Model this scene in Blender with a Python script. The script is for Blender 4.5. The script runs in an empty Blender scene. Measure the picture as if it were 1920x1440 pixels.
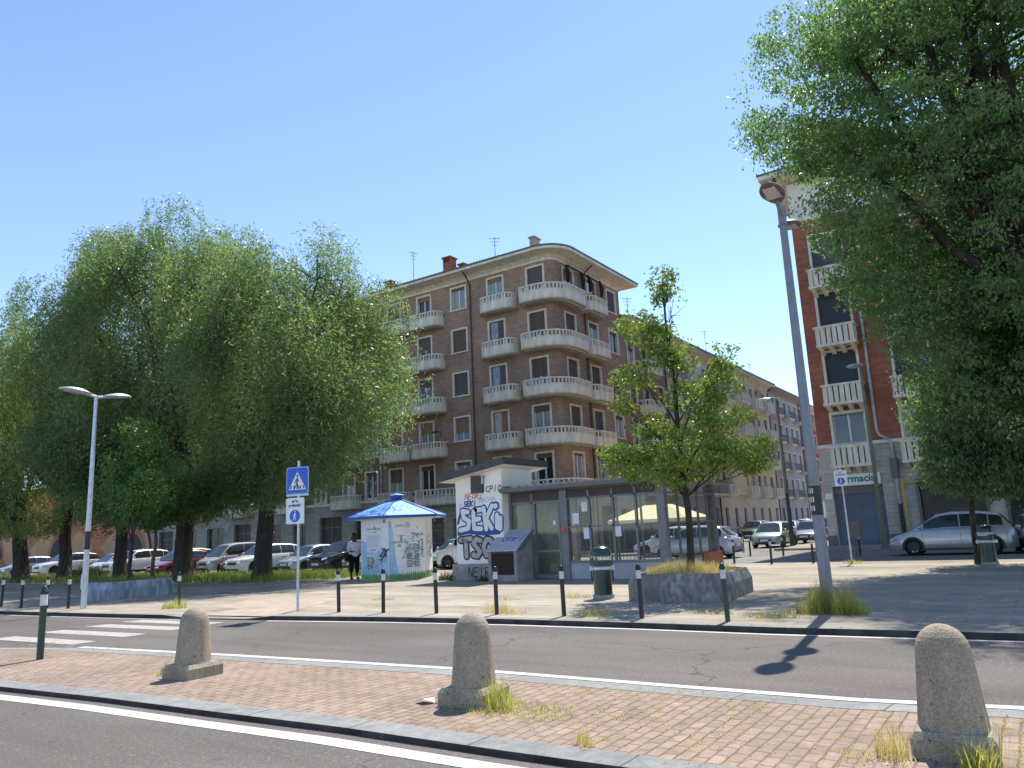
SUN_E=2.9; SKY_S=.122; SKY_AIR=.68; SKY_DUST=.05; SKY_OZ=1.0; EXPO=1.36; TREE_Q=1.0
import bpy, math, random
import numpy as np
from mathutils import Vector, Matrix
random.seed(7); RNG=np.random.default_rng(11)
D=bpy.data; SC=bpy.context.scene; COL=SC.collection
PI=math.pi; rad=math.radians
# world axes: +Y runs up the side street, +X along the square's facades, metres; the camera stands over the origin
PZ=.09            # level of the square
K=1.0196
# ------------------------------------------------------------------ materials
def nn(nt,t,**kw):
    n=nt.nodes.new(t)
    for k,v in kw.items(): setattr(n,k,v)
    return n
def new_mat(name):
    m=D.materials.new(name); m.use_nodes=True; nt=m.node_tree
    b=nt.nodes['Principled BSDF']; return m,nt,b
def mixc(nt,fac,a,b,mode='MIX'):
    n=nn(nt,'ShaderNodeMix',data_type='RGBA',blend_type=mode)
    for i,v in ((0,fac),(6,a),(7,b)):
        if hasattr(v,'is_linked'): nt.links.new(v,n.inputs[i])
        else: n.inputs[i].default_value=v if i==0 else (*v,1)
    return n.outputs[2]
def noise(nt,vec,scale,detail=4,rough=.6,dist=0):
    n=nn(nt,'ShaderNodeTexNoise'); n.inputs['Scale'].default_value=scale; n.inputs['Detail'].default_value=detail
    n.inputs['Roughness'].default_value=rough; n.inputs['Distortion'].default_value=dist
    nt.links.new(vec,n.inputs['Vector']); return n.outputs['Fac']
def ramp(nt,fac,a,b):
    n=nn(nt,'ShaderNodeMapRange'); n.inputs[1].default_value=a; n.inputs[2].default_value=b
    nt.links.new(fac,n.inputs[0]); return n.outputs[0]
def gpos(nt):
    return nn(nt,'ShaderNodeNewGeometry').outputs['Position']
def opos(nt):
    return nn(nt,'ShaderNodeTexCoord').outputs['Object']
def vmul(nt,vec,s):
    n=nn(nt,'ShaderNodeVectorMath',operation='MULTIPLY'); nt.links.new(vec,n.inputs[0]); n.inputs[1].default_value=s
    return n.outputs[0]
def bump(nt,b,h,strength=.3,dist=.01):
    n=nn(nt,'ShaderNodeBump'); n.inputs['Strength'].default_value=strength; n.inputs['Distance'].default_value=dist
    nt.links.new(h,n.inputs['Height']); nt.links.new(n.outputs[0],b.inputs['Normal'])
def mat(name,c,rough=.6,metal=0,var=.25,scale=4,bmp=0,coat=0,spec=.5,fine=0,stretch=(1,1,1)):
    m,nt,b=new_mat(name)
    p=vmul(nt,opos(nt),stretch)
    f=ramp(nt,noise(nt,p,scale),.3,.7)
    lo=tuple(max(0,x*(1-var)) for x in c); hi=tuple(min(1,x*(1+var)) for x in c)
    out=mixc(nt,f,lo,hi)
    if fine:
        f2=ramp(nt,noise(nt,p,scale*fine,2),.35,.65)
        out=mixc(nt,f2,out,tuple(x*.55 for x in c)) if fine>0 else out
    nt.links.new(out,b.inputs['Base Color'])
    b.inputs['Roughness'].default_value=rough; b.inputs['Metallic'].default_value=metal
    if rough>=.8 and spec==.5: spec=.15
    b.inputs['Coat Weight'].default_value=coat; b.inputs['Specular IOR Level'].default_value=spec
    if bmp: bump(nt,b,noise(nt,p,scale*5),bmp,.01)
    return m
def brick_vec(nt):
    p=gpos(nt); s=nn(nt,'ShaderNodeSeparateXYZ'); nt.links.new(p,s.inputs[0])
    a=nn(nt,'ShaderNodeMath',operation='ADD'); nt.links.new(s.outputs[0],a.inputs[0]); nt.links.new(s.outputs[1],a.inputs[1])
    c=nn(nt,'ShaderNodeCombineXYZ'); nt.links.new(a.outputs[0],c.inputs[0]); nt.links.new(s.outputs[2],c.inputs[1])
    return c.outputs[0]
def brick_wall(name,c1,c2,mortar,bw=.26,bh=.075,ms=.012):
    m,nt,b=new_mat(name); v=brick_vec(nt)
    t=nn(nt,'ShaderNodeTexBrick'); nt.links.new(v,t.inputs['Vector'])
    t.inputs['Scale'].default_value=1; t.inputs['Brick Width'].default_value=bw; t.inputs['Row Height'].default_value=bh
    t.inputs['Mortar Size'].default_value=ms; t.inputs['Color1'].default_value=(*c1,1); t.inputs['Color2'].default_value=(*c2,1); t.inputs['Mortar'].default_value=(*mortar,1)
    n1=ramp(nt,noise(nt,vmul(nt,v,(1.2,5,1)),1.0,6,.7),.3,.72)
    n2=ramp(nt,noise(nt,v,.35,5,.6),.3,.7)
    o=mixc(nt,n1,t.outputs['Color'],tuple(x*.55 for x in c1)); 
    mm=nn(nt,'ShaderNodeMix',data_type='RGBA',blend_type='MULTIPLY'); mm.inputs[0].default_value=.6
    nt.links.new(o,mm.inputs[6]); nt.links.new(mixc(nt,n2,(.50,.50,.54),(1.2,1.15,1.08)),mm.inputs[7])
    nt.links.new(mm.outputs[2],b.inputs['Base Color']); b.inputs['Roughness'].default_value=.95; b.inputs['Specular IOR Level'].default_value=.12
    bump(nt,b,t.outputs['Fac'],.3,-.01)
    return m
def slab_mat(name,c1,c2,mortar,bw,bh,ms,swap=False,var=(.6,1.15),nscale=.5,stretch=(1,1,1),green=0,bstr=.25):
    m,nt,b=new_mat(name); p=gpos(nt)
    if swap:
        s=nn(nt,'ShaderNodeSeparateXYZ'); nt.links.new(p,s.inputs[0]); c=nn(nt,'ShaderNodeCombineXYZ')
        nt.links.new(s.outputs[1],c.inputs[0]); nt.links.new(s.outputs[0],c.inputs[1]); v=c.outputs[0]
    else: v=p
    wob=nn(nt,'ShaderNodeTexNoise'); wob.inputs['Scale'].default_value=2.2; nt.links.new(p,wob.inputs['Vector'])
    wv=nn(nt,'ShaderNodeVectorMath',operation='MULTIPLY_ADD'); nt.links.new(wob.outputs['Color'],wv.inputs[0]); wv.inputs[1].default_value=(.03,.03,0); nt.links.new(v,wv.inputs[2]); v=wv.outputs[0]
    t=nn(nt,'ShaderNodeTexBrick'); nt.links.new(v,t.inputs['Vector'])
    t.inputs['Scale'].default_value=1; t.inputs['Brick Width'].default_value=bw; t.inputs['Row Height'].default_value=bh
    t.inputs['Mortar Size'].default_value=ms; t.inputs['Mortar Smooth'].default_value=.4
    t.inputs['Color1'].default_value=(*c1,1); t.inputs['Color2'].default_value=(*c2,1)
    if green:
        g=ramp(nt,noise(nt,p,.55,4),.47,.6); g2=ramp(nt,noise(nt,p,14,3),.42,.62)
        gm=nn(nt,'ShaderNodeMath',operation='MULTIPLY'); nt.links.new(g,gm.inputs[0]); nt.links.new(g2,gm.inputs[1])
        nt.links.new(mixc(nt,gm.outputs[0],mortar,(.12,.10,.035)),t.inputs['Mortar'])
    else: t.inputs['Mortar'].default_value=(*mortar,1)
    f=ramp(nt,noise(nt,vmul(nt,p,stretch),nscale,6,.65),.3,.7)
    f2=ramp(nt,noise(nt,vmul(nt,p,stretch),nscale*9,5,.7),.25,.75); f3=ramp(nt,noise(nt,p,nscale*1.9,4,.6),.60,.72)
    o=mixc(nt,1.0,t.outputs['Color'],mixc(nt,f,(var[0],)*3,(var[1],)*3),'MULTIPLY')
    o=mixc(nt,1.0,o,mixc(nt,f2,(.66,.66,.66),(1.16,1.16,1.16)),'MULTIPLY')
    o=mixc(nt,1.0,o,mixc(nt,f3,(1,1,1),(.74,.72,.69)),'MULTIPLY')
    nt.links.new(o,b.inputs['Base Color']); b.inputs['Roughness'].default_value=.9; b.inputs['Specular IOR Level'].default_value=.2
    bump(nt,b,t.outputs['Fac'],bstr,-.01)
    return m
def asphalt_mat(name,c):
    m,nt,b=new_mat(name); p=gpos(nt)
    a=ramp(nt,noise(nt,p,60,2,.8),.3,.7); l=ramp(nt,noise(nt,vmul(nt,p,(.25,1,1)),.8,5),.3,.7); v=ramp(nt,noise(nt,p,25,3,.7),.55,.8)
    o=mixc(nt,a,tuple(x*.62 for x in c),tuple(x*1.38 for x in c))
    o=mixc(nt,v,o,(.30,.27,.25)); o=mixc(nt,1.0,o,mixc(nt,l,(.84,.84,.85),(1.1,1.08,1.06)),'MULTIPLY')
    pa=ramp(nt,noise(nt,vmul(nt,p,(.5,1,1)),.22,3,.5),.50,.56); o=mixc(nt,1.0,o,mixc(nt,pa,(1,1,1),(.86,.855,.85)),'MULTIPLY')
    tr=ramp(nt,noise(nt,vmul(nt,p,(.06,1.1,1)),1.0,4,.6),.52,.72); o=mixc(nt,1.0,o,mixc(nt,tr,(1,1,1),(.80,.79,.79)),'MULTIPLY')
    st=ramp(nt,noise(nt,p,2.6,3,.5),.70,.76); o=mixc(nt,1.0,o,mixc(nt,st,(1,1,1),(.72,.71,.70)),'MULTIPLY')
    # cracks: thin dark lines
    vo=nn(nt,'ShaderNodeTexVoronoi',feature='DISTANCE_TO_EDGE'); vo.inputs['Scale'].default_value=.23
    wn=nn(nt,'ShaderNodeTexNoise'); wn.inputs['Scale'].default_value=1.5; wn.inputs['Detail'].default_value=6; nt.links.new(p,wn.inputs['Vector'])
    wv=nn(nt,'ShaderNodeVectorMath',operation='MULTIPLY_ADD'); nt.links.new(wn.outputs['Color'],wv.inputs[0]); wv.inputs[1].default_value=(1.3,1.3,0); nt.links.new(p,wv.inputs[2])
    nt.links.new(wv.outputs[0],vo.inputs['Vector'])
    cr=ramp(nt,vo.outputs['Distance'],.001,.005)
    o=mixc(nt,cr,tuple(x*.55 for x in c),o)
    nt.links.new(o,b.inputs['Base Color']); b.inputs['Roughness'].default_value=.9; b.inputs['Specular IOR Level'].default_value=.25
    bump(nt,b,noise(nt,p,90,2,.8),.5,.006)
    return m
def glass_mat(name,c=(.02,.025,.03),rough=.05,spec=.7):
    m,nt,b=new_mat(name); p=opos(nt)
    nt.links.new(mixc(nt,ramp(nt,noise(nt,p,1.3),.35,.65),c,tuple(min(1,x*2.2) for x in c)),b.inputs['Base Color'])
    b.inputs['Roughness'].default_value=rough; b.inputs['Specular IOR Level'].default_value=spec
    return m
def clear_glass(name,tint=(.86,.9,.88)):
    m=D.materials.new(name); m.use_nodes=True; nt=m.node_tree; nt.nodes.remove(nt.nodes['Principled BSDF'])
    o=nt.nodes['Material Output']; t=nn(nt,'ShaderNodeBsdfTransparent'); t.inputs[0].default_value=(*tint,1)
    g=nn(nt,'ShaderNodeBsdfGlossy'); g.inputs['Roughness'].default_value=.03
    d=nn(nt,'ShaderNodeBsdfDiffuse'); d.inputs[0].default_value=(.4,.42,.4,1)
    fr=nn(nt,'ShaderNodeFresnel'); fr.inputs[0].default_value=1.5
    mx=nn(nt,'ShaderNodeMixShader'); mx2=nn(nt,'ShaderNodeMixShader')
    dn=nn(nt,'ShaderNodeMath',operation='MULTIPLY'); nt.links.new(noise(nt,gpos(nt),.9,5),dn.inputs[0]); dn.inputs[1].default_value=.16
    nt.links.new(dn.outputs[0],mx2.inputs[0]); nt.links.new(t.outputs[0],mx2.inputs[1]); nt.links.new(d.outputs[0],mx2.inputs[2])
    nt.links.new(fr.outputs[0],mx.inputs[0]); nt.links.new(mx2.outputs[0],mx.inputs[1]); nt.links.new(g.outputs[0],mx.inputs[2])
    nt.links.new(mx.outputs[0],o.inputs[0]); return m
def leaf_mat(name,a,b_,trans=.35,rough=.45,tcol=None):
    m=D.materials.new(name); m.use_nodes=True; nt=m.node_tree; b=nt.nodes['Principled BSDF']; o=nt.nodes['Material Output']
    r=nn(nt,'ShaderNodeNewGeometry').outputs['Random Per Island']
    big=ramp(nt,noise(nt,gpos(nt),.33,3),.35,.65)
    mx=nn(nt,'ShaderNodeMath',operation='MULTIPLY_ADD'); nt.links.new(r,mx.inputs[0]); mx.inputs[1].default_value=.6
    h=nn(nt,'ShaderNodeMath',operation='MULTIPLY'); nt.links.new(big,h.inputs[0]); h.inputs[1].default_value=.4
    nt.links.new(h.outputs[0],mx.inputs[2])
    c=mixc(nt,mx.outputs[0],a,b_)
    nt.links.new(c,b.inputs['Base Color']); b.inputs['Roughness'].default_value=rough
    t=nn(nt,'ShaderNodeBsdfTranslucent'); nt.links.new(mixc(nt,mx.outputs[0],tuple(x*y for x,y in zip(a,(1.45,1.6,.95))),tuple(x*y for x,y in zip(b_,(1.45,1.6,.95)))),t.inputs[0])
    ms=nn(nt,'ShaderNodeMixShader'); ms.inputs[0].default_value=trans
    nt.links.new(b.outputs[0],ms.inputs[1]); nt.links.new(t.outputs[0],ms.inputs[2]); nt.links.new(ms.outputs[0],o.inputs[0])
    return m
M={}
M['asphalt']=asphalt_mat('asphalt',(.137,.122,.110))
M['asphalt_street']=asphalt_mat('street asphalt',(.21,.20,.185))
M['plaza']=slab_mat('stone paving',(.40,.347,.275),(.35,.305,.242),(.25,.217,.17),1.1,.42,.010,var=(.70,1.18),nscale=.45,stretch=(.35,1.5,1),bstr=.3)
M['pavers']=slab_mat('red pavers',(.36,.268,.212),(.30,.225,.176),(.21,.162,.124),.205,.112,.011,swap=True,var=(.8,1.14),nscale=.7,green=1,bstr=.5)
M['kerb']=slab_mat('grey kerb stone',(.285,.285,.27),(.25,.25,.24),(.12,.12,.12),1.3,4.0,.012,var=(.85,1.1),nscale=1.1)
M['kerb_shade']=mat('shade dark kerb face',(.055,.05,.045),.9,var=.5,scale=3)  # shade on the kerb fronts, painted in as a near-black face colour
def paint_mat(name,c,wear):
    m,nt,b=new_mat(name); p=gpos(nt)
    a=ramp(nt,noise(nt,p,38,4,.75),wear,wear+.08); l=ramp(nt,noise(nt,vmul(nt,p,(.5,2,1)),1.7,5),.3,.75)
    o=mixc(nt,l,tuple(x*.72 for x in c),c); o=mixc(nt,a,o,(.15,.135,.125))
    nt.links.new(o,b.inputs['Base Color']); b.inputs['Roughness'].default_value=.8; b.inputs['Specular IOR Level'].default_value=.2; return m
M['paint']=paint_mat('road paint',(.66,.64,.59),.57)
M['paint_worn']=paint_mat('worn road paint',(.52,.50,.46),.51)
M['ground']=asphalt_mat('ground',(.15,.14,.13))
M['patch']=mat('pink paving',(.38,.31,.25),.9,var=.2,scale=2)
M['verge']=mat('dry earth',(.11,.09,.05),.95,var=.4,scale=3)
M['concrete']=None
M['brick']=brick_wall('brown brick',(.53,.325,.225),(.41,.25,.172),(.46,.37,.29))
M['brick_shade']=brick_wall('shade darkened brown brick',(.34,.215,.155),(.28,.18,.13),(.29,.24,.20))  # brown brick with the left block's shade put into its colour
M['brick_red']=brick_wall('red brick',(.52,.165,.098),(.43,.13,.08),(.38,.23,.17),bh=.10,ms=.016)
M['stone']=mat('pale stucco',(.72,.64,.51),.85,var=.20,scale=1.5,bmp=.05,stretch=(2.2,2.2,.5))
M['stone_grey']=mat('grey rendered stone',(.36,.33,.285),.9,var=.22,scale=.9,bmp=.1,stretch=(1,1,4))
M['stone_clad']=brick_wall('pale stone cladding',(.70,.655,.58),(.62,.58,.51),(.40,.37,.33),bw=.9,bh=.22,ms=.012)
M['frame_stone']=mat('window surround stone',(.72,.64,.51),.8,var=.15,scale=3)
M['white_frame']=mat('white window frame',(.66,.66,.65),.5,var=.1)
M['pane']=glass_mat('dark window glass',(.016,.02,.024))
M['curtain']=mat('curtained glass',(.30,.33,.33),.12,var=.4,scale=2,stretch=(6,6,.2))
M['sh_brown']=mat('brown roller shutter',(.16,.098,.070),.7,var=.15,scale=20,stretch=(.1,.1,3))
M['sh_grey']=mat('grey brown roller shutter',(.135,.115,.10),.7,var=.15,scale=20,stretch=(.1,.1,3))
M['sh_tan']=mat('tan roller shutter',(.33,.19,.10),.7,var=.15,scale=20,stretch=(.1,.1,3))
M['sh_green']=mat('dark green roller shutter',(.025,.055,.065),.55,var=.2,scale=20,stretch=(.1,.1,3))
M['sh_blue']=mat('blue grey shutter',(.055,.075,.095),.55,var=.2,scale=20,stretch=(.1,.1,3))
M['roof_tile']=mat('terracotta roof tile',(.23,.12,.075),.9,var=.4,scale=5,bmp=.5)
M['gutter']=mat('dark gutter metal',(.07,.09,.08),.5,var=.2)
M['pipe']=mat('dark drainpipe',(.035,.03,.03),.5)
M['pipe_grey']=mat('grey drainpipe',(.42,.42,.42),.5)
M['chim']=brick_wall('chimney brick',(.42,.15,.09),(.33,.12,.08),(.3,.2,.15))
M['dark']=mat('dark opening',(.02,.018,.018),.7)
M['wood_dark']=mat('dark wooden door',(.055,.035,.025),.6,var=.4,scale=8,stretch=(4,4,.3))
M['cream']=mat('cream render',(.74,.63,.40),.9,var=.1,scale=1)
M['cream_white']=mat('off white render',(.74,.69,.60),.9,var=.1,scale=1)
M['salmon']=mat('salmon render',(.55,.40,.31),.9,var=.12,scale=1)
M['lilac']=mat('grey lilac render',(.42,.41,.44),.9,var=.12,scale=1)
M['terra']=mat('terracotta wall',(.40,.17,.09),.9,var=.2,scale=.7)
M['terra_pale']=mat('pale ochre wall paint',(.46,.29,.17),.9,var=.12,scale=.7)
M['metal_dark']=mat('dark grey painted steel',(.13,.13,.14),.5,var=.15)
M['metal_grey']=mat('grey painted steel',(.155,.16,.17),.45,metal=.2,var=.15)
M['galv']=mat('galvanised steel',(.50,.53,.56),.42,metal=.55,var=.15,scale=9)
M['lamp_grey']=mat('grey lamp paint',(.21,.215,.23),.45,metal=.3,var=.12,scale=6)
M['lamp_dark']=mat('lamp head bronze',(.16,.13,.12),.5,var=.1)
M['lamp_lens']=mat('frosted lamp lens',(.62,.55,.50),.25,var=.1)
M['green_paint']=mat('dark green bollard paint',(.018,.045,.032),.4,var=.25,scale=8)
M['black_paint']=mat('black bollard paint',(.017,.016,.016),.45,var=.4,scale=8)
M['white_band']=mat('white band',(.60,.58,.54),.5,var=.2,scale=12)
M['bin_green']=mat('bin green enamel',(.008,.034,.029),.3,var=.3,scale=3,coat=.4)
M['white_wall']=mat('white painted wall',(.86,.82,.75),.85,var=.06,scale=1.2,bmp=.04)
M['plinth']=mat('grey cement plinth',(.30,.28,.26),.9,var=.3,scale=2,bmp=.2)
M['roof_dark']=mat('dark roof fascia',(.065,.058,.060),.6,var=.2)
M['vent']=mat('vent slats',(.17,.15,.14),.6,var=.1)
M['planter']=mat('weathered planter concrete',(.30,.275,.25),.92,var=.45,scale=1.6,bmp=.3,fine=7,stretch=(1,1,.45))
M['planter_pale']=mat('pale grey planter concrete',(.36,.375,.42),.9,var=.3,scale=1.5,bmp=.3,stretch=(1.6,1.6,.35),fine=3)
M['blue_roof']=mat('blue painted metal roof',(.17,.37,.74),.55,var=.04,scale=2)
M['blue_trim']=mat('deep blue trim',(.012,.075,.36),.4,var=.08)
M['kiosk_white']=mat('white kiosk panel',(.78,.78,.76),.5,var=.05)
M['kiosk_sky']=mat('sky blue print',(.34,.53,.70),.5,var=.25,scale=1.6)
M['ink_blue']=mat('blue spray paint',(.012,.055,.27),.5,var=.2)
M['ink_black']=mat('black spray paint',(.02,.02,.024),.5,var=.2)
M['ink_grey']=mat('silver spray paint',(.40,.365,.36),.5,var=.15,scale=5)
M['ink_white']=mat('white spray paint',(.75,.76,.74),.6,var=.06)
M['ink_red']=mat('red spray paint',(.55,.075,.055),.6)
M['ink_pale']=mat('faded blue spray paint',(.36,.44,.52),.6)
M['leaf_print']=mat('green leaf print',(.17,.27,.20),.5,var=.5,scale=9)
M['leaf_print2']=mat('grey leaf print',(.35,.42,.47),.5,var=.3,scale=9)
M['grass_print']=mat('printed grass',(.13,.30,.09),.5,var=.5,scale=12,stretch=(3,3,.4))
M['print_dark']=mat('dark print',(.07,.09,.14),.5)
M['print_grey']=mat('grey print',(.42,.42,.43),.5)
M['sign_blue']=mat('sign blue',(.006,.09,.50),.35,var=.05)
M['sign_white']=mat('sign white',(.78,.78,.77),.4,var=.04)
M['sign_edge']=mat('sign light blue edge',(.26,.42,.66),.4,var=.05)
M['paper']=mat('paper notice',(.72,.70,.76),.8,var=.05)
M['clear']=clear_glass('pavilion glass')
M['tyre']=mat('tyre rubber',(.016,.016,.017),.8)
M['rim']=mat('alloy rim',(.48,.49,.51),.3,metal=.8)
M['rubber']=mat('black plastic',(.022,.022,.024),.5)
M['carglass']=glass_mat('car glass',(.014,.018,.02),.03)
M['hl']=mat('headlight lens',(.62,.65,.68),.08,metal=.3,var=.3,scale=9)
M['tl']=mat('tail light red',(.42,.012,.012),.15,coat=.6)
M['plate']=mat('white plate',(.7,.7,.7),.4)
M['bark']=mat('dark bark',(.055,.046,.038),.95,var=.5,scale=7,bmp=.8,stretch=(1,1,.25))
M['bark_brown']=mat('brown bark',(.13,.09,.06),.95,var=.4,scale=9,bmp=.6,stretch=(1,1,.25))
M['tent']=mat('cream canvas',(.80,.68,.44),.8,var=.05)
M['skin']=mat('dark skin',(.055,.028,.018),.5,var=.1)
M['cloth_white']=mat('white cotton',(.62,.58,.60),.85,var=.15,scale=9,bmp=.4)
M['cloth_black']=mat('black cloth',(.012,.012,.014),.85)
M['hair']=mat('dark brown hair',(.03,.014,.008),.7,var=.4,scale=30,bmp=.8)
M['bird']=mat('pigeon grey',(.06,.055,.06),.7,var=.3,scale=20)
M['litter']=mat('white plastic litter',(.7,.74,.78),.5,var=.1)
M['yellow']=mat('yellow painted frame',(.60,.36,.03),.5)
M['shop_dark']=glass_mat('shop window',(.022,.022,.024),.2,.25)
M['awn_dark']=mat('dark awning fabric',(.045,.022,.022),.9,var=.4,scale=6,stretch=(8,8,.2))
M['ivory']=mat('ivory fabric',(.66,.60,.50),.9)
M['green_sign']=mat('green lettering',(.01,.18,.10),.5)
m,nt,b=new_mat('exposed aggregate'); p=opos(nt)
vo=nn(nt,'ShaderNodeTexVoronoi'); vo.inputs['Scale'].default_value=95; nt.links.new(p,vo.inputs['Vector'])
sp=nn(nt,'ShaderNodeSeparateColor'); nt.links.new(vo.outputs['Color'],sp.inputs[0])
c=mixc(nt,sp.outputs[0],(.27,.225,.165),(.44,.37,.28)); pit=ramp(nt,noise(nt,p,22,2),.68,.75)
c=mixc(nt,pit,c,(.07,.06,.05)); st=ramp(nt,noise(nt,vmul(nt,p,(3,3,.8)),1.6,5),.3,.75)
nt.links.new(mixc(nt,1.0,c,mixc(nt,st,(.72,.70,.66),(1.12,1.1,1.06)),'MULTIPLY'),b.inputs['Base Color']); b.inputs['Roughness'].default_value=.95
bump(nt,b,vo.outputs['Distance'],.7,.006); M['concrete']=m
LM={}
LM['willow']=leaf_mat('willow leaf',(.082,.132,.056),(.235,.295,.132),.58,.36)
LM['willow2']=leaf_mat('willow leaf yellow green',(.085,.128,.044),(.25,.29,.11),.58,.36)
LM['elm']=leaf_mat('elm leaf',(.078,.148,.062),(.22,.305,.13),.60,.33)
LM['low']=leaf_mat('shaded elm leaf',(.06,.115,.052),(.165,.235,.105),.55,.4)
LM['young']=leaf_mat('young tree leaf',(.085,.14,.028),(.27,.32,.075),.45,.38)
LM['maple']=leaf_mat('bright maple leaf',(.045,.10,.020),(.11,.20,.04),.4)
LM['grass']=leaf_mat('green grass blade',(.08,.125,.025),(.28,.30,.08),.4)
LM['drygrass']=leaf_mat('dry grass blade',(.42,.31,.13),(.72,.57,.30),.35)
LM['yellowgrass']=leaf_mat('yellow green grass blade',(.24,.23,.05),(.52,.46,.17),.55)
LM['shrub']=leaf_mat('dark shrub leaf',(.03,.06,.025),(.07,.11,.04),.3)
# ------------------------------------------------------------------ mesh builder
class MB:
    def __init__(s): s.v=[];s.f=[];s.m=[];s.sm=[];s.T=None
    def add(s,vs,fs,mi=0,smooth=False):
        o=len(s.v)
        if s.T is not None: vs=[tuple(s.T@Vector(q)) for q in vs]
        s.v.extend(vs)
        for f in fs: s.f.append(tuple(i+o for i in f)); s.m.append(mi); s.sm.append(smooth)
    def box(s,x0,y0,z0,x1,y1,z1,mi=0):
        x0,x1=sorted((x0,x1));y0,y1=sorted((y0,y1));z0,z1=sorted((z0,z1))
        s.add([(x0,y0,z0),(x1,y0,z0),(x1,y1,z0),(x0,y1,z0),(x0,y0,z1),(x1,y0,z1),(x1,y1,z1),(x0,y1,z1)],
              [(3,2,1,0),(4,5,6,7),(0,1,5,4),(1,2,6,5),(2,3,7,6),(3,0,4,7)],mi)
    def quad(s,a,b,c,d,mi=0): s.add([a,b,c,d],[(0,1,2,3)],mi)
    def tube(s,path,r,n=8,mi=0,caps=True,smooth=True):
        if not hasattr(r,'__len__'): r=[r]*len(path)
        P=[Vector(q) for q in path]; rings=[]; prev=None
        for i,q in enumerate(P):
            t=(P[min(i+1,len(P)-1)]-P[max(i-1,0)]).normalized()
            if prev is None: prev=Vector((1,0,0)) if abs(t.x)<.9 else Vector((0,1,0))
            u=(prev-t*prev.dot(t)).normalized(); w=t.cross(u); prev=u
            rings.append([tuple(q+(u*math.cos(a)+w*math.sin(a))*r[i]) for a in [2*PI*k/n for k in range(n)]])
        vs=[v for g in rings for v in g]; fs=[]
        for i in range(len(P)-1):
            for k in range(n):
                a=i*n+k;b_=i*n+(k+1)%n; fs.append((a,b_,b_+n,a+n))
        s.add(vs,fs,mi,smooth)
        if caps:
            s.add(rings[0],[tuple(range(n))[::-1]],mi); s.add(rings[-1],[tuple(range(n))],mi)
    def lathe(s,cx,cy,prof,n=20,mi=0,smooth=True,mis=None):
        vs=[]
        for r,z in prof: vs+=[(cx+r*math.cos(2*PI*k/n),cy+r*math.sin(2*PI*k/n),z) for k in range(n)]
        for i in range(len(prof)-1):
            fs=[(i*n+k,i*n+(k+1)%n,(i+1)*n+(k+1)%n,(i+1)*n+k) for k in range(n)]
            used=vs[i*n:(i+2)*n]; s.add(used,[tuple(a-i*n for a in f) for f in fs],mis[i] if mis else mi,smooth)
    def prism(s,poly,z0,z1,mi=0,mtop=None):
        n=len(poly); s.add([(x,y,z0) for x,y in poly]+[(x,y,z1) for x,y in poly],
            [tuple(range(n))[::-1]]+[(k,(k+1)%n,n+(k+1)%n,n+k) for k in range(n)],mi)
        s.add([(x,y,z1) for x,y in poly],[tuple(range(n))],mi if mtop is None else mtop)
    def ellipsoid(s,c,r,n=12,m=8,mi=0):
        vs=[];fs=[]
        for i in range(m+1):
            a=-PI/2+PI*i/m
            vs+=[(c[0]+r[0]*math.cos(a)*math.cos(2*PI*k/n),c[1]+r[1]*math.cos(a)*math.sin(2*PI*k/n),c[2]+r[2]*math.sin(a)) for k in range(n)]
        for i in range(m):
            fs+=[(i*n+k,i*n+(k+1)%n,(i+1)*n+(k+1)%n,(i+1)*n+k) for k in range(n)]
        s.add(vs,fs,mi,True)
    def sweep(s,pts,prof,mi=0,closed_prof=True,smooth=False,mis=None):
        # pts: plan polyline; prof: (outward offset, z); outward is the right-hand side of the direction of travel
        P=[Vector(q) for q in pts]; n=len(P); N=[]
        for i in range(n):
            ts=[]
            if i>0: ts.append((P[i]-P[i-1]).normalized())
            if i<n-1: ts.append((P[i+1]-P[i]).normalized())
            ns=[Vector((t.y,-t.x)) for t in ts]; a=sum(ns,Vector((0,0))).normalized()
            N.append(a/max(.4,a.dot(ns[0])))
        k=len(prof); vs=[(P[i].x+N[i].x*o,P[i].y+N[i].y*o,z) for i in range(n) for o,z in prof]
        kk=k if closed_prof else k-1
        for j in range(kk):
            fs=[(i*k+j,(i+1)*k+j,(i+1)*k+(j+1)%k,i*k+(j+1)%k) for i in range(n-1)]
            s.add(vs,fs,mis[j] if mis else mi,smooth)
        if closed_prof:
            s.add(vs[:k],[tuple(range(k))],mi); s.add(vs[-k:],[tuple(range(k))[::-1]],mi)
    def mesh(s,name,mats,origin=(0,0,0),sharp=35):
        me=D.meshes.new(name); ox,oy,oz=origin
        me.from_pydata([(a-ox,b_-oy,c-oz) for a,b_,c in s.v],[],s.f)
        for q in (mats if isinstance(mats,(list,tuple)) else [mats]): me.materials.append(q)
        me.polygons.foreach_set('material_index',s.m); me.polygons.foreach_set('use_smooth',s.sm)
        me.update()
        if any(s.sm):
            try: me.set_sharp_from_angle(angle=rad(sharp))
            except Exception: pass
        return me
    def build(s,name,mats,parent=None,origin=(0,0,0),loc=(0,0,0)):
        return link(name,s.mesh(name,mats,origin),parent,loc)
def link(name,data,parent=None,loc=(0,0,0),rot=(0,0,0)):
    o=D.objects.new(name,data); COL.objects.link(o); o.location=loc; o.rotation_euler=rot
    if parent: o.parent=parent
    return o
def tag(o,label,cat,group=None,kind=None):
    o['label']=label; o['category']=cat
    if group: o['group']=group
    if kind: o['kind']=kind
    return o
def empty(name,loc,rz=0,label=None,cat=None,group=None):
    o=D.objects.new(name,None); COL.objects.link(o); o.location=loc; o.rotation_euler=(0,0,rz); o.empty_display_size=.2
    if label: tag(o,label,cat,group)
    return o
def struct(o): o['kind']='structure'; return o
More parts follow.
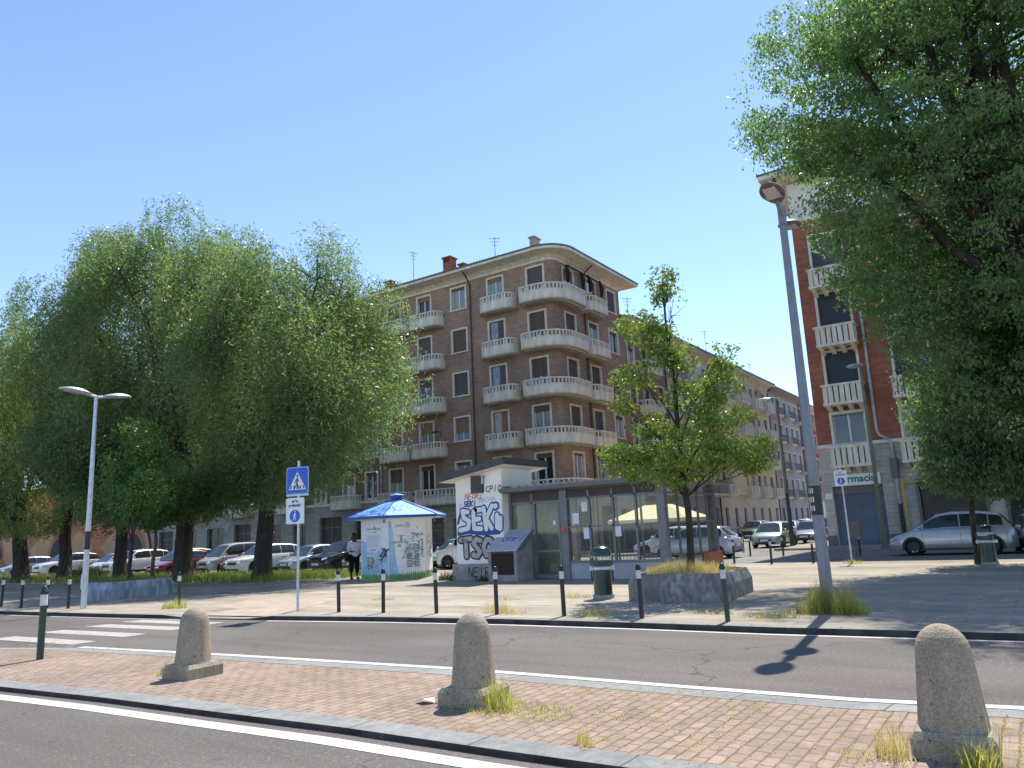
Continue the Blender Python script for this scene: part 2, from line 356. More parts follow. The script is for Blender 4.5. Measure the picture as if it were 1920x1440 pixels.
def copy_tree(o,parent=None,children=None):
    if children is None:
        children={}
        for q in D.objects:
            if q.parent: children.setdefault(q.parent.name,[]).append(q)
    c=o.copy(); COL.objects.link(c)
    if parent: c.parent=parent
    for ch in children.get(o.name,[]): copy_tree(ch,c,children)
    return c
def text_mesh(s,size,extrude=.002,align='CENTER',bold=0):
    cu=D.curves.new('lettering','FONT'); cu.body=s; cu.size=size; cu.extrude=extrude; cu.align_x=align; cu.align_y='CENTER'; cu.offset=bold
    o=D.objects.new('lettering',cu); COL.objects.link(o)
    dg=bpy.context.evaluated_depsgraph_get(); me=D.meshes.new_from_object(o.evaluated_get(dg))
    D.objects.remove(o); D.curves.remove(cu); return me
def text(name,s,size,mt,parent,loc,rz=0,rx=PI/2,sx=1,bold=0):
    me=text_mesh(s,size,bold=bold); me.materials.clear(); me.materials.append(mt)
    o=link(name,me,parent,loc,(rx,0,rz)); o.scale=(sx,1,1); return o
def arc(cx,cy,r,a0,a1,n=6): return [(cx+r*math.cos(rad(a0+(a1-a0)*k/n)),cy+r*math.sin(rad(a0+(a1-a0)*k/n))) for k in range(n+1)]
# ------------------------------------------------------------------ camera, light
H=1.65; pit=rad(11.05); rol=rad(2.6); az=rad(34)
def torsx(v): return Vector((math.cos(az)*v[0]-math.sin(az)*v[1], math.sin(az)*v[0]+math.cos(az)*v[1], v[2]))
Fw=Vector((0,math.cos(pit),math.sin(pit))); U0=Vector((0,-math.sin(pit),math.cos(pit))); R0=Vector((1,0,0))
Rr=R0*math.cos(rol)-U0*math.sin(rol); Uu=R0*math.sin(rol)+U0*math.cos(rol)
Rr,Uu,Fw=torsx(Rr),torsx(Uu),torsx(Fw)
cam=D.cameras.new('camera'); co=D.objects.new('camera',cam); COL.objects.link(co)
mw=Matrix.Identity(4)
for i in range(3): mw[i][0]=Rr[i]; mw[i][1]=Uu[i]; mw[i][2]=-Fw[i]
mw[2][3]=H; co.matrix_world=mw
cam.sensor_fit='HORIZONTAL'; cam.sensor_width=36; cam.lens=36*1423/1920; cam.clip_start=.1; cam.clip_end=3000
SC.camera=co
SUN_EL=rad(60); sd=Vector((-.10,1,0)).normalized()*math.cos(SUN_EL)+Vector((0,0,math.sin(SUN_EL)))
sl=D.lights.new('sun','SUN'); sl.energy=SUN_E; sl.angle=rad(.53); sl.color=(1,.95,.87)
so=D.objects.new('sun',sl); COL.objects.link(so); so.rotation_euler=sd.to_track_quat('Z','Y').to_euler(); so.location=(0,0,60)
w=D.worlds.new('World'); SC.world=w; w.use_nodes=True; nt=w.node_tree
sk=nt.nodes.new('ShaderNodeTexSky'); sk.sky_type='NISHITA'; sk.sun_disc=False; sk.sun_elevation=SUN_EL; sk.sun_rotation=math.atan2(sd.x,sd.y)
sk.altitude=240; sk.air_density=SKY_AIR; sk.dust_density=SKY_DUST; sk.ozone_density=SKY_OZ
bg=nt.nodes['Background']; bg.inputs['Strength'].default_value=SKY_S; nt.links.new(sk.outputs[0],bg.inputs[0])
SC.view_settings.view_transform='Standard'; SC.view_settings.look='None'; SC.view_settings.exposure=EXPO; SC.view_settings.gamma=1; SC.view_settings.use_curve_mapping=False
SC.render.engine='CYCLES'
SC.cycles.max_bounces=8; SC.cycles.transparent_max_bounces=12; SC.cycles.diffuse_bounces=4
# ------------------------------------------------------------------ ground, roads, square
b=MB(); b.quad((-700,-400,-.02),(700,-400,-.02),(700,900,-.02),(-700,900,-.02)); struct(b.build('ground',M['ground']))
b=MB(); b.quad((-90,-25,0),(45,-25,0),(45,16,0),(-90,16,0)); struct(b.build('road',M['asphalt']))
KL=[(-90,9.2,PZ),(-40,9.9,PZ),(-25,10.26,PZ),(-19.7,10.58,PZ),(-17.7,10.76,PZ),(-16.7,10.87,.025),(-14.9,11.1,.025),(-14.2,11.2,PZ),(-12.6,11.43,PZ),(-10.95,11.65,PZ),(-8.3,11.88,PZ),(-5.7,11.93,PZ),(-3.6,11.88,PZ),(-.4,12.02,PZ),(6,12.3,PZ),(45,14,PZ)]
b=MB()
for (x0,y0,h0),(x1,y1,h1) in zip(KL,KL[1:]):
    vs=[(x0,y0,-.02),(x1,y1,-.02),(x1,y1+.015,h1),(x0,y0+.015,h0),(x1,y1+.27,h1+.001),(x0,y0+.27,h0+.001)]
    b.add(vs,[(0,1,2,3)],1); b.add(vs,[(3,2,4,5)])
struct(b.build('kerb',[M['kerb'],M['kerb_shade']]))
b=MB()
for (x0,y0,h0),(x1,y1,h1) in zip(KL,KL[1:]):
    b.add([(x0,y0+.27,h0),(x1,y1+.27,h1),(x1,y1+1.6,PZ),(x0,y0+1.6,PZ),(x1,160,PZ),(x0,160,PZ)],[(0,1,2,3),(3,2,4,5)])
b.quad((-160,9,PZ),(-90,9.2+1.6,PZ),(-90,160,PZ),(-160,160,PZ))
struct(b.build('square_paving',M['plaza']))
b=MB(); b.add([(-17.4,11.15,.05),(-14.5,11.45,.05),(-14.9,12.8,PZ+.004),(-18.0,12.5,PZ+.004),(-16.0,15.0,PZ+.004),(-19.2,14.6,PZ+.004)],[(0,1,2,3),(3,2,4,5)])
struct(b.build('pink_crossing_ramp',M['patch']))
# darker asphalt strip crossing the square
b=MB()
b.add([(-23.5,15.6,PZ+.004),(-19.6,16.3,PZ+.004),(-18.4,19.2,PZ+.004),(-20.2,18.6,PZ+.004),(-21.8,16.9,PZ+.004)],[(0,1,2,3,4)])
struct(b.build('asphalt_path',M['asphalt_street']))
b=MB(); z=PZ+.005
b.quad((-110,25.2,z),(-25.0,25.2,z),(-25.0,40.4,z),(-110,40.4,z)); b.quad((-25.0,29.6,z),(30,29.6,z),(30,40.4,z),(-25.0,40.4,z)); b.quad((-23.3,40.4,z),(-11.7,40.4,z),(-11.7,240,z),(-23.3,240,z))
struct(b.build('side_street',M['asphalt_street']))
b=MB()
b.box(-140,40.4,PZ,-23.3,43.9,PZ+.12); b.box(-26,43.9,PZ,-23.3,240,PZ+.12)
b.box(-11.7,41.0,PZ,30,43.6,PZ+.12); b.box(-11.7,43.6,PZ,-9.2,240,PZ+.12)
struct(b.build('pavement',M['plaza']))
b=MB(); b.quad((-100,20.3,PZ+.004),(-26.2,21.6,PZ+.004),(-25.9,25.1,PZ+.004),(-100,25.1,PZ+.004)); struct(b.build('verge',M['verge']))
# traffic island
IZ=.05; f=1.0458
near=[(-30,1.2),(-20,3.05),(-14,3.92),(-10.52,4.39),(-8.46,4.56),(-6.69,4.64),(-5.08,4.73),(-3.42,4.74),(-1,4.80),(8,5.3)]
far=[(-19.5,4.65),(-18,5.35),(-16.5,6.1),(-13.96,6.90),(-10.2,7.24),(-6.06,7.52),(-3.17,7.50),(-1.6,7.52),(-.3,7.7),(8,8.3)]
near=[(x*f,y*f) for x,y in near]; far=[(x*1.025,y*1.025) for x,y in far]
def off(l,d): return [(x,y+d) for x,y in l]
b=MB()
nk=near; ni=off(near,.30)
for i in range(len(nk)-1):
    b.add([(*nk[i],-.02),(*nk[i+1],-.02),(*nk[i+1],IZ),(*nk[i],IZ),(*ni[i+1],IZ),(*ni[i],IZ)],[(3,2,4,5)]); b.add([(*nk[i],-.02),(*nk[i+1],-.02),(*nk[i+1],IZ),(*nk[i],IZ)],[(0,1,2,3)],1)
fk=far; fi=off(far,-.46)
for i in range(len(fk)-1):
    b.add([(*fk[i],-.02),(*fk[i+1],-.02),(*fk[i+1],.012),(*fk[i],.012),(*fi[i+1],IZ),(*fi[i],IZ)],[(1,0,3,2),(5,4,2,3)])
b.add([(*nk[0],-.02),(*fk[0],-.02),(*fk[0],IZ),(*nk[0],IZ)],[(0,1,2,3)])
struct(b.build('island_kerb',[M['kerb'],M['kerb_shade']]))
b=MB(); b.add([(x,y,IZ-.003) for x,y in ni]+[(x,y,IZ-.003) for x,y in fi[::-1]],[tuple(range(len(ni)+len(fi)))]); struct(b.build('traffic_island',M['pavers']))
# painted markings
def ribbon(name,c,wd,mt,z=.004):
    b=MB(); b.T=None
    for (x0,y0),(x1,y1) in zip(c,c[1:]): b.quad((x0,y0,z),(x1,y1,z),(x1,y1+wd,z),(x0,y0+wd,z))
    return struct(b.build(name,mt))
ribbon('edge_line',[(x,y-.34) for x,y in near[1:]],.19,M['paint'])
ribbon('edge_line',[(x,y+.07) for x,y in far[3:]],.14,M['paint'])
ribbon('edge_line',[(x,y-.17) for x,y,_ in KL[7:]],.11,M['paint'])
ribbon('edge_line',[(x,y-.17) for x,y,_ in KL[0:6]],.10,M['paint_worn'])
for i,(yc) in enumerate((7.47,8.47,9.46,10.31)):
    x0=-17.6-.05*i; b=MB(); b.quad((x0-.35,yc-.3,.004),(x0+2.75,yc-.13,.004),(x0+2.75,yc+.32,.004),(x0-.2,yc+.17,.004))
    struct(b.build('zebra_stripe',M['paint_worn' if i else 'paint_worn']))
b=MB()
for x in (-19,-6.3,1,11): b.quad((x,-.6,.004),(x+3,-.6,.004),(x+3,-.48,.004),(x,-.48,.004))
struct(b.build('lane_dashes',M['paint']))
# ------------------------------------------------------------------ facades
def pt(axis,fixed,u,w,z): return (u,fixed-w,z) if axis=='L' else (fixed+w,u,z)
def facade(b,axis,fixed,u0,u1,z0,z1,holes,depth=.24,mi=0):
    us=sorted({u0,u1,*[h[0] for h in holes],*[h[1] for h in holes]}); zs=sorted({z0,z1,*[h[2] for h in holes],*[h[3] for h in holes]})
    us=[u for u in us if u0<=u<=u1]; zs=[z for z in zs if z0<=z<=z1]
    for a,c in zip(us,us[1:]):
        for d,e in zip(zs,zs[1:]):
            mu,mz=(a+c)/2,(d+e)/2
            if any(h[0]<mu<h[1] and h[2]<mz<h[3] for h in holes): continue
            b.quad(pt(axis,fixed,a,0,d),pt(axis,fixed,c,0,d),pt(axis,fixed,c,0,e),pt(axis,fixed,a,0,e),mi)
    for a,c,d,e in holes:
        if e<=z0 or d>=z1: continue
        P=lambda u,w,z: pt(axis,fixed,u,w,z)
        for q in ((P(a,0,d),P(a,-depth,d),P(a,-depth,e),P(a,0,e)),(P(c,0,d),P(c,-depth,d),P(c,-depth,e),P(c,0,e)),(P(a,0,d),P(c,0,d),P(c,-depth,d),P(a,-depth,d)),(P(a,0,e),P(c,0,e),P(c,-depth,e),P(a,-depth,e))): b.quad(*q,mi)
WCACHE={}
def win_meshes(w_,h,frac,sh,glass,surround,mull,sill):
    k=(round(w_,2),round(h,2),frac,sh,glass,surround,mull,sill)
    if k in WCACHE: return WCACHE[k]
    b=MB(); bw=.13; x=w_/2
    if surround:
        b.box(-x-bw,-.045,0,-x+.005,.08,h); b.box(x-.005,-.045,0,x+bw,.08,h); b.box(-x-bw,-.045,h-.005,x+bw,.08,h+bw)
        if sill: b.box(-x-bw-.05,-.10,-.09,x+bw+.05,.2,0)
    if frac<1:
        hh=h*(1-frac)
        b.box(-x,.13,0,-x+.07,.19,h,1); b.box(x-.07,.13,0,x,.19,h,1); b.box(-x+.07,.13,0,x-.07,.19,.09,1); b.box(-x+.07,.13,h-.07,x-.07,.19,h,1)
        if mull: b.box(-.05,.12,.09,.05,.18,h-.07,1)
    fr=b.mesh('window',[M[surround or 'frame_stone'],M['white_frame']])
    pane=shm=None
    if frac<1:
        b=MB(); b.quad((-x,.165,0),(x,.165,0),(x,.165,h),(-x,.165,h)); pane=b.mesh('pane',M[glass])
    if frac>0:
        b=MB(); n=int(h*frac/.075); z0=h*(1-frac)
        for i in range(n):
            z=z0+i*(h*frac)/n; b.quad((-x,.095,z),(x,.095,z),(x,.118,z+(h*frac)/n),(-x,.118,z+(h*frac)/n))
        b.box(-x,.085,z0-.03,x,.125,z0)
        shm=b.mesh('shutter',M[sh])
    WCACHE[k]=(fr,pane,shm); return WCACHE[k]
def window(parent,L,axis,fixed,uc,z,w_,h,frac=1.,sh='sh_brown',glass='pane',surround='frame_stone',mull=True,sill=True):
    fr,pane,shm=win_meshes(w_,h,frac,sh,glass,surround,mull,sill)
    p=pt(axis,fixed,uc,0,z); rz=0 if axis=='L' else PI/2
    o=link('window',fr,parent,(p[0]-L[0],p[1]-L[1],p[2]-L[2]),(0,0,rz))
    if pane: link('pane',pane,o)
    if shm: link('shutter',shm,o)
    return o
BC={}
def balcony_path_mesh(path,h=1.2,solid=.78,t=.1,inset=.3,post=.30):
    b=MB()
    b.sweep(path,[(0,.16),(0,solid),(-t,solid),(-t,.16)])
    b.sweep(path,[(.025,solid-.06),(.025,solid),(-t-.02,solid),(-t-.02,solid-.06)])
    b.sweep(path,[(0,.16),(-inset*.35,.05),(-inset,.0),(-inset,.16)])
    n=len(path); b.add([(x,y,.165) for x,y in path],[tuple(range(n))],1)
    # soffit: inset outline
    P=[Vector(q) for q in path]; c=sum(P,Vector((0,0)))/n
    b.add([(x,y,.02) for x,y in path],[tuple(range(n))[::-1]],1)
    b.sweep(path,[(.03,h-.09),(.03,h),(-t-.03,h),(-t-.03,h-.09)])
    d=0.; acc=0.
    for p,q in zip(P,P[1:]):
        L_=(q-p).length; t_=(q-p)/L_; nrm=Vector((t_.y,-t_.x)); s=post*.5-acc if acc else post*.5
        s=(post-acc)
        while s<=L_:
            m=p+t_*s-nrm*(t/2)
            vs=[]
            for z in (solid,h-.09):
                for a,e in ((-1,-1),(1,-1),(1,1),(-1,1)):
                    v=m+t_*(.045*a)+nrm*(.05*e); vs.append((v.x,v.y,z))
            b.add(vs,[(0,1,5,4),(1,2,6,5),(2,3,7,6),(3,0,4,7)]); s+=post
        acc=(L_-(s-post)) 
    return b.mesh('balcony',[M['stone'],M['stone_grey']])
def balcony(parent,L,axis,fixed,uc,z,w_,d=1.0,rd=.55,h=1.2,posts=.27):
    k=(round(w_,2),d,rd,h)
    if k not in BC:
        x=w_/2; path=[(-x,0)]+arc(-x+rd,-d+rd,rd,180,270)+arc(x-rd,-d+rd,rd,270,360)+[(x,0)]
        BC[k]=balcony_path_mesh(path,h,post=posts)
    p=pt(axis,fixed,uc,0,z); return link('balcony',BC[k],parent,(p[0]-L[0],p[1]-L[1],p[2]-L[2]),(0,0,0 if axis=='L' else PI/2))
def pipe(parent,L,path,r=.055,mt='pipe',name='drainpipe'):
    b=MB(); b.tube(path,r,8); return b.build(name,M[mt],parent,L)
def antenna(x,y,z,h,label,kind=0):
    b=MB(); b.tube([(0,0,0),(0,0,h)],.025,6)
    for k in range(3): b.tube([(-.45+.1*k,0,h-.12-.28*k),(.45-.1*k,0,h-.12-.28*k)],.015,5)
    for k in range(4): b.tube([(-.3+.2*k,-.25,h-.12),(-.3+.2*k,.25,h-.12)],.01,4)
    o=b.build('rooftop_antenna',M['gutter'],None,(0,0,0),(x,y,z)); o.rotation_euler[2]=.6+kind
    return tag(o,label,'antenna')
FL=[4.0,7.3,10.63,13.93,17.27]         # floor levels
WT=[6.93,10.2,13.53,16.85,20.15]       # window heads
# ---- corner apartment building
S0=43.6; RX=-25.6
L=(-34,48,PZ); B1=empty('apartment_building',L,0,'tall brown brick corner apartment block with rounded balconies and a wide cream eave','building')
colsL=[('A',-40.55,1.30,1),('B',-37.38,1.28,1),('W',-33.95,1.32,0),('C',-30.52,1.32,1),('D',-27.05,1.32,1)]
colsR=[('E',45.75,1.4,1),('F',49.15,1.4,1),('G',52.45,1.4,0)]
holesL=[];holesR=[];wl=[]
# state per floor from the lowest: (fraction of shutter, shutter, glass)
cl=(1.,'sh_brown','pane'); cg=(1.,'sh_grey','pane'); op=(.12,'sh_brown','pane'); cu=(.3,'sh_tan','curtain'); hf=(.5,'sh_tan','pane'); tn=(1.,'sh_tan','pane'); oc=(.1,'sh_grey','curtain')
ST={'A':[(.35,'sh_brown','curtain'),(.85,'sh_tan','pane'),op,cl,(.6,'sh_grey','pane')],'B':[op,cu,(.22,'sh_grey','pane'),cg,(.12,'sh_tan','pane')],
    'W':[oc,(.62,'sh_tan','curtain'),(.9,'sh_grey','pane'),cl,(.08,'sh_brown','curtain')],'C':[oc,tn,cg,cg,(.1,'sh_tan','curtain')],
    'D':[(.1,'sh_grey','pane'),(.14,'sh_grey','curtain'),(.45,'sh_brown','curtain'),(.55,'sh_brown','pane'),cg],
    'E':[(.05,'sh_grey','curtain'),cg,cg,cg,cg],'F':[(.1,'sh_grey','curtain'),cg,cl,(.1,'sh_grey','curtain'),cl],'G':[(.1,'sh_grey','curtain'),(.15,'sh_grey','curtain'),(.9,'sh_grey','pane'),(.1,'sh_grey','pane'),cg]}
for axis,fixed,cols,hs in (('L',S0,colsL,holesL),('R',RX,colsR,holesR)):
    for n_,u,w_,door in cols:
        for k in range(5):
            zb=FL[k]+.08 if (door or False) else WT[k]-1.82
            if door and n_ in 'E': zb=FL[k]+.08
            hs.append((u-w_/2,u+w_/2,zb,WT[k]-.13)); wl.append((axis,fixed,u,zb,w_,WT[k]-.13-zb,ST[n_][k],not door))
b=MB(); xL=-42.0; yR=53.9; rc=.8
facade(b,'L',S0,xL,RX-rc,4.55,20.4,holesL); facade(b,'R',RX,S0+rc,yR,4.55,20.4,holesR)
ca=arc(RX-rc,S0+rc,rc,270,360,8)
for (x0,y0),(x1,y1) in zip(ca,ca[1:]): b.quad((x0,y0,4.55),(x1,y1,4.55),(x1,y1,20.4),(x0,y0,20.4))
b.quad((RX,yR,4.55),(RX-12,yR,4.55),(RX-12,yR,20.6),(RX,yR,20.6)); b.quad((xL,S0,4.55),(xL,S0+12,4.55),(xL,S0+12,20.6),(xL,S0,20.6))
b.build('wall',M['brick'],B1,L)
# ground storey
gh=[]; gw=[]
for u,w_,h,kind in [(-40.4,2.7,3.3,'gate'),(-37.0,2.2,2.9,'shop'),(-34.3,1.5,2.6,'shop'),(-31.6,2.2,3.0,'shop'),(-28.6,2.2,3.0,'shop')]: gh.append((u-w_/2,u+w_/2,PZ+.12,PZ+.12+h)); gw.append(('L',S0,u,w_,h,kind))
gr=[]
for u,w_,h,kind in [(46.3,2.2,3.0,'shop'),(49.6,2.2,3.0,'shop'),(52.3,1.6,2.8,'shop')]: gr.append((u-w_/2,u+w_/2,PZ+.12,PZ+.12+h)); gw.append(('R',RX,u,w_,h,kind))
b=MB(); facade(b,'L',S0-.06,xL,RX-rc,0,4.55,gh,.4); facade(b,'R',RX+.06,S0+rc,yR,0,4.55,gr,.4)
ca=arc(RX-rc,S0+rc,rc+.06,270,360,8)
for (x0,y0),(x1,y1) in zip(ca,ca[1:]): b.quad((x0,y0,0),(x1,y1,0),(x1,y1,4.55),(x0,y0,4.55))
b.quad((xL,S0-.06,0),(xL,S0+6,0),(xL,S0+6,4.55),(xL,S0-.06,4.55)); b.quad((RX+.06,yR,0),(RX-5,yR,0),(RX-5,yR,4.55),(RX+.06,yR,4.55))
for z in (1.1,2.0,2.9,3.8): # rusticated joints
    b.sweep([(xL,S0-.06),(RX-rc,S0-.06)],[(.0,z),(.012,z+.02),(.0,z+.04)],closed_prof=False)
b.build('ground_storey_wall',M['stone_grey'],B1,L)
cpath=[(xL,S0)]+arc(RX-rc,S0+rc,rc,270,360,8)+[(RX,yR)]
b=MB(); b.sweep(cpath,[(.02,4.30),(.2,4.42),(.2,4.62),(.0,4.66)],closed_prof=False); b.build('string_course',M['stone'],B1,L)
def shopfront(parent,L,axis,fixed,u,w_,h,kind,z0=PZ+.12):
    b=MB(); P=lambda a,c,d:pt(axis,fixed,a,c,d)
    x0,x1=u-w_/2,u+w_/2; m_='wood_dark' if kind=='gate' else 'shop_dark'
    def bx(a,c,d,e,z,zz,mi):
        p=P(a,d,z);q=P(c,e,zz); b.box(*p,*q,mi)
    bx(x0,x1,-.32,-.28,z0,z0+h,0)
    for a in (x0,(x0+x1)/2-.04,x1-.08): bx(a,a+.08,-.28,-.24,z0,z0+h,1)
    bx(x0+.08,x1-.08,-.278,-.245,z0+h*.74,z0+h*.74+.08,1); bx(x0+.08,x1-.08,-.278,-.243,z0,z0+.35,1)
    return b.build('gate' if kind=='gate' else 'shopfront',[M[m_],M['metal_dark']],parent,L)
for a,fx,u,w_,h,kind in gw: shopfront(B1,L,a,fx,u,w_,h,kind)
for axis,fixed,u,zb,w_,h,st,sill in wl: window(B1,L,axis,fixed,u,zb,w_,h,st[0],st[1],st[2],sill=sill)
# balconies
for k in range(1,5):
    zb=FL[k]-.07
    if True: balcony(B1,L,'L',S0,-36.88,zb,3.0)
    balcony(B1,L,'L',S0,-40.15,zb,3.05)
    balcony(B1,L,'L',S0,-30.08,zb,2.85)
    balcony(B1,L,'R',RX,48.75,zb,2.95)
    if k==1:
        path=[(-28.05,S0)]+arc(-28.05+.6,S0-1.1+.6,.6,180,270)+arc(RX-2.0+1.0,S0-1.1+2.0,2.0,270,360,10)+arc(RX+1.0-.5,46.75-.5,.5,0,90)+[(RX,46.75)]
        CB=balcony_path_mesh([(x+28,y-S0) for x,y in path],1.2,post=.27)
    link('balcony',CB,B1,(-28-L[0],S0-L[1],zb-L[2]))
# continuous first floor balcony with square holes
b=MB(); path=[(-36.0-2.2,S0)]+arc(-38.2+.4,S0-.9+.4,.4,180,270)+arc(RX-1.8+.9,S0-.9+1.8,1.8,270,360,8)+[(RX+.9,51.0),(RX,51.0)]
pz=lambda zz:[(x+38,y-S0) for x,y in zz]
me=balcony_path_mesh(pz(path),1.25,solid=.62,post=.36)
for xx,ww in ((0,0),): link('balcony',me,B1,(-38-L[0],S0-L[1],FL[0]-.25-L[2]))
balcony(B1,L,'L',S0,-40.4,FL[0]-.25,3.1,.9,.4,1.25)
# eave, gutter and roof
def ring(off): 
    r=max(.05,rc+off); x0=xL; sh=min(0,off+rc-.05)
    return [(x0,S0-off)]+arc(RX-rc+sh,S0+rc-sh,r,270,360,10)+[(RX+off,yR+max(off,0)*.9)]
prof=[(0,20.35),(.06,20.35),(.10,20.5),(.35,20.68),(.9,20.76),(1.25,20.78),(1.25,20.98)]
b=MB()
def lay(b,prof,mi,smooth=True):
    rs=[[(x,y,z) for x,y in ring(o)] for o,z in prof]; n=len(rs[0]); vs=[v for r in rs for v in r]
    for j in range(len(prof)-1): b.add([*rs[j],*rs[j+1]],[(i,i+1,n+i+1,n+i) for i in range(n-1)],mi,False)
lay(b,prof,0)
e=ring(1.25)[-1]; 
b.quad((RX-4,e[1],20.78),(RX+1.25,e[1],20.78),(RX+1.25,e[1],20.98),(RX-4,e[1],20.98)); b.quad((RX-4,yR,20.78),(RX+1.2,yR,20.78),(RX+1.2,e[1],20.78),(RX-4,e[1],20.78))
b.build('eave',M['stone'],B1,L)
b=MB(); lay(b,[(1.25,20.98),(1.31,20.97),(1.33,21.07),(1.24,21.08)],0); b.build('gutter',M['gutter'],B1,L)
b=MB(); lay(b,[(1.24,21.06),(-.6,21.55),(-5.2,22.5)],0); 
xr=RX-5.2; b.quad((xL,S0+5.2,22.5),(xr,S0+5.2,22.5),(xr,yR,22.5),(xL,yR,22.5)); 
# tile edge bumps along the eave
for i in range(48):
    x=xL+.27*i
    b.tube([(x,S0-1.24,21.08),(x,S0+1.5,21.72)],.07,5,0,False)
b.build('roof',M['roof_tile'],B1,L)
def chimney(x,y,z0,z1,w_,parent,L,mt='chim'):
    b=MB(); b.box(x-w_/2,y-.4,z0,x+w_/2,y+.4,z1-.45)
    for dx in (-w_/2+.06,w_/2-.06,0):
        b.box(x+dx-.06,y-.4,z1-.45,x+dx+.06,y+.4,z1-.12)
    b.box(x-w_/2-.08,y-.5,z1-.12,x+w_/2+.08,y+.5,z1); return b.build('chimney',M[mt],parent,L)
chimney(-36.6,46.0,21.9,23.75,.75,B1,L); chimney(-35.9,47.0,21.9,23.3,.5,B1,L); chimney(-28.7,46.5,22.0,23.55,.42,B1,L,'stone_grey')
antenna(-32.4,46.5,22.2,2.4,'thin mast aerial on the brown block roof near its grey chimney'); antenna(-40.5,46,22,3.3,'tall comb aerial on the brown block roof left of the brick chimney',.7)
pipe(B1,L,[(-32.6,S0-1.1,20.7),(-32.75,S0-.5,20.45),(-32.79,S0-.09,20.0),(-32.79,S0-.09,.4)])
pipe(B1,L,[(RX+1.0,47.75,20.7),(RX+.4,47.78,20.4),(RX+.09,47.8,20.0),(RX+.09,47.8,.4)])
# wall lamp bracket
b=MB(); b.tube([(-36.0,S0,9.1),(-35.9,S0-.5,9.25),(-35.85,S0-.9,9.2)],.03,6); b.box(-35.98,S0-1.1,9.05,-35.72,S0-.75,9.17); b.build('wall_lamp',M['pipe'],B1,L)
# rolled side awnings on the top corner balcony
b=MB()
for (x,y) in ((-25.35,45.1),(-25.35,47.3),(-25.25,48.2),(-25.25,50.0)):
    b.tube([(x,y,20.2),(x+.15,y+.05,19.6),(x+.12,y,18.9)],[.09,.17,.11],8)
b.tube([(-25.2,45.1,20.15),(-25.2,50.0,20.05)],.05,6)
b.build('furled_awning',M['awn_dark'],B1,L)
b=MB(); b.add([(RX+.02,48.3,7.2),(RX+.02,50.2,7.2),(RX+.9,50.2,6.75),(RX+.9,48.3,6.75)],[(0,1,2,3)]); b.box(RX+.88,48.3,6.6,RX+.92,50.2,6.76); b.build('awning',M['awn_dark'],B1,L)
# shop signs (seen through the pavilion)
b=MB(); b.box(-33.0,S0-.16,3.42,-28.6,S0-.07,4.2); sg=b.build('shop_sign',M['rubber'],B1,L)
text('lettering','DA LE',.62,M['sign_white'],sg,(-31.9-L[0]+0,S0-.175-L[1],3.8-L[2]),bold=.012); text('lettering','PIZ',.62,M['sign_white'],sg,(-29.4-L[0],S0-.175-L[1],3.8-L[2]),bold=.012)
# ---- shade-darkened block to the left
L=(-58,48,PZ); B2=empty('apartment_building',L,0,'shade darkened brown brick apartment block half hidden behind the willows','building')
hs=[];wl=[]
us=[(-45.9,1),(-43.35,0),(-49.2,0),(-52.6,1),(-56,0),(-59.5,1),(-63,0),(-66.5,1),(-70,0),(-73,1)]
for i,(u,d) in enumerate(us):
    for k in range(5):
        zb=FL[k]+(.08 if d else .75); hs.append((u-.62,u+.62,zb,WT[k]-.13)); wl.append((u,zb,WT[k]-.13-zb,random.choice([op,cl,cu,cg,oc,(.4,'sh_brown','curtain')]),not d))
b=MB(); facade(b,'L',S0+.15,-75,-42.05,4.55,20.3,hs); b.quad((-75,S0+.15,0),(-75,S0+12,0),(-75,S0+12,20.3),(-75,S0+.15,20.3)); b.build('wall',M['brick_shade'],B2,L)
gh=[];gw=[]
for u,w_,h,kd in [(-44.0,2.4,3.2,'gate'),(-48.0,2.6,3.3,'gate'),(-51.8,1.6,2.8,'shop'),(-55.5,2.6,3.0,'shop'),(-59.5,2.4,3.2,'gate'),(-63.5,2.6,3,'shop'),(-67.5,2.2,3,'shop'),(-71.5,2.4,3,'gate')]: gh.append((u-w_/2,u+w_/2,PZ+.12,PZ+.12+h)); gw.append((u,w_,h,kd))
b=MB(); facade(b,'L',S0+.09,-75,-42.05,0,4.55,gh,.4); b.build('ground_storey_wall',M['stone_grey'],B2,L)
for q in gw: shopfront(B2,L,'L',S0+.09,*q)
b=MB(); b.sweep([(-75,S0+.15),(-42.05,S0+.15)],[(.0,4.35),(.16,4.42),(.16,4.62),(.0,4.66)],closed_prof=False); b.build('string_course',M['stone'],B2,L)
for u,zb,h,st,sl_ in wl: window(B2,L,'L',S0+.15,u,zb,1.24,h,st[0],st[1],st[2],sill=sl_)
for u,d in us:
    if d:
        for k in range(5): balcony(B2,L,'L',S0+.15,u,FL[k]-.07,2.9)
b=MB(); b.sweep([(-75,S0+.15),(-42.03,S0+.15)],[(0,20.25),(.4,20.6),(1.1,20.7),(1.1,20.9),(0,20.9)]); b.build('eave',M['stone_grey'],B2,L)
b=MB(); b.quad((-75.5,S0-1,20.92),(-42.03,S0-1,20.92),(-42.03,S0+5.5,23.4),(-75.5,S0+5.5,23.4)); b.build('roof',M['roof_tile'],B2,L)
chimney(-43.1,46,21.6,23.2,.7,B2,L); pipe(B2,L,[(-42.2,S0+.02,20.3),(-42.2,S0+.02,.4)],.06,'pipe_grey')
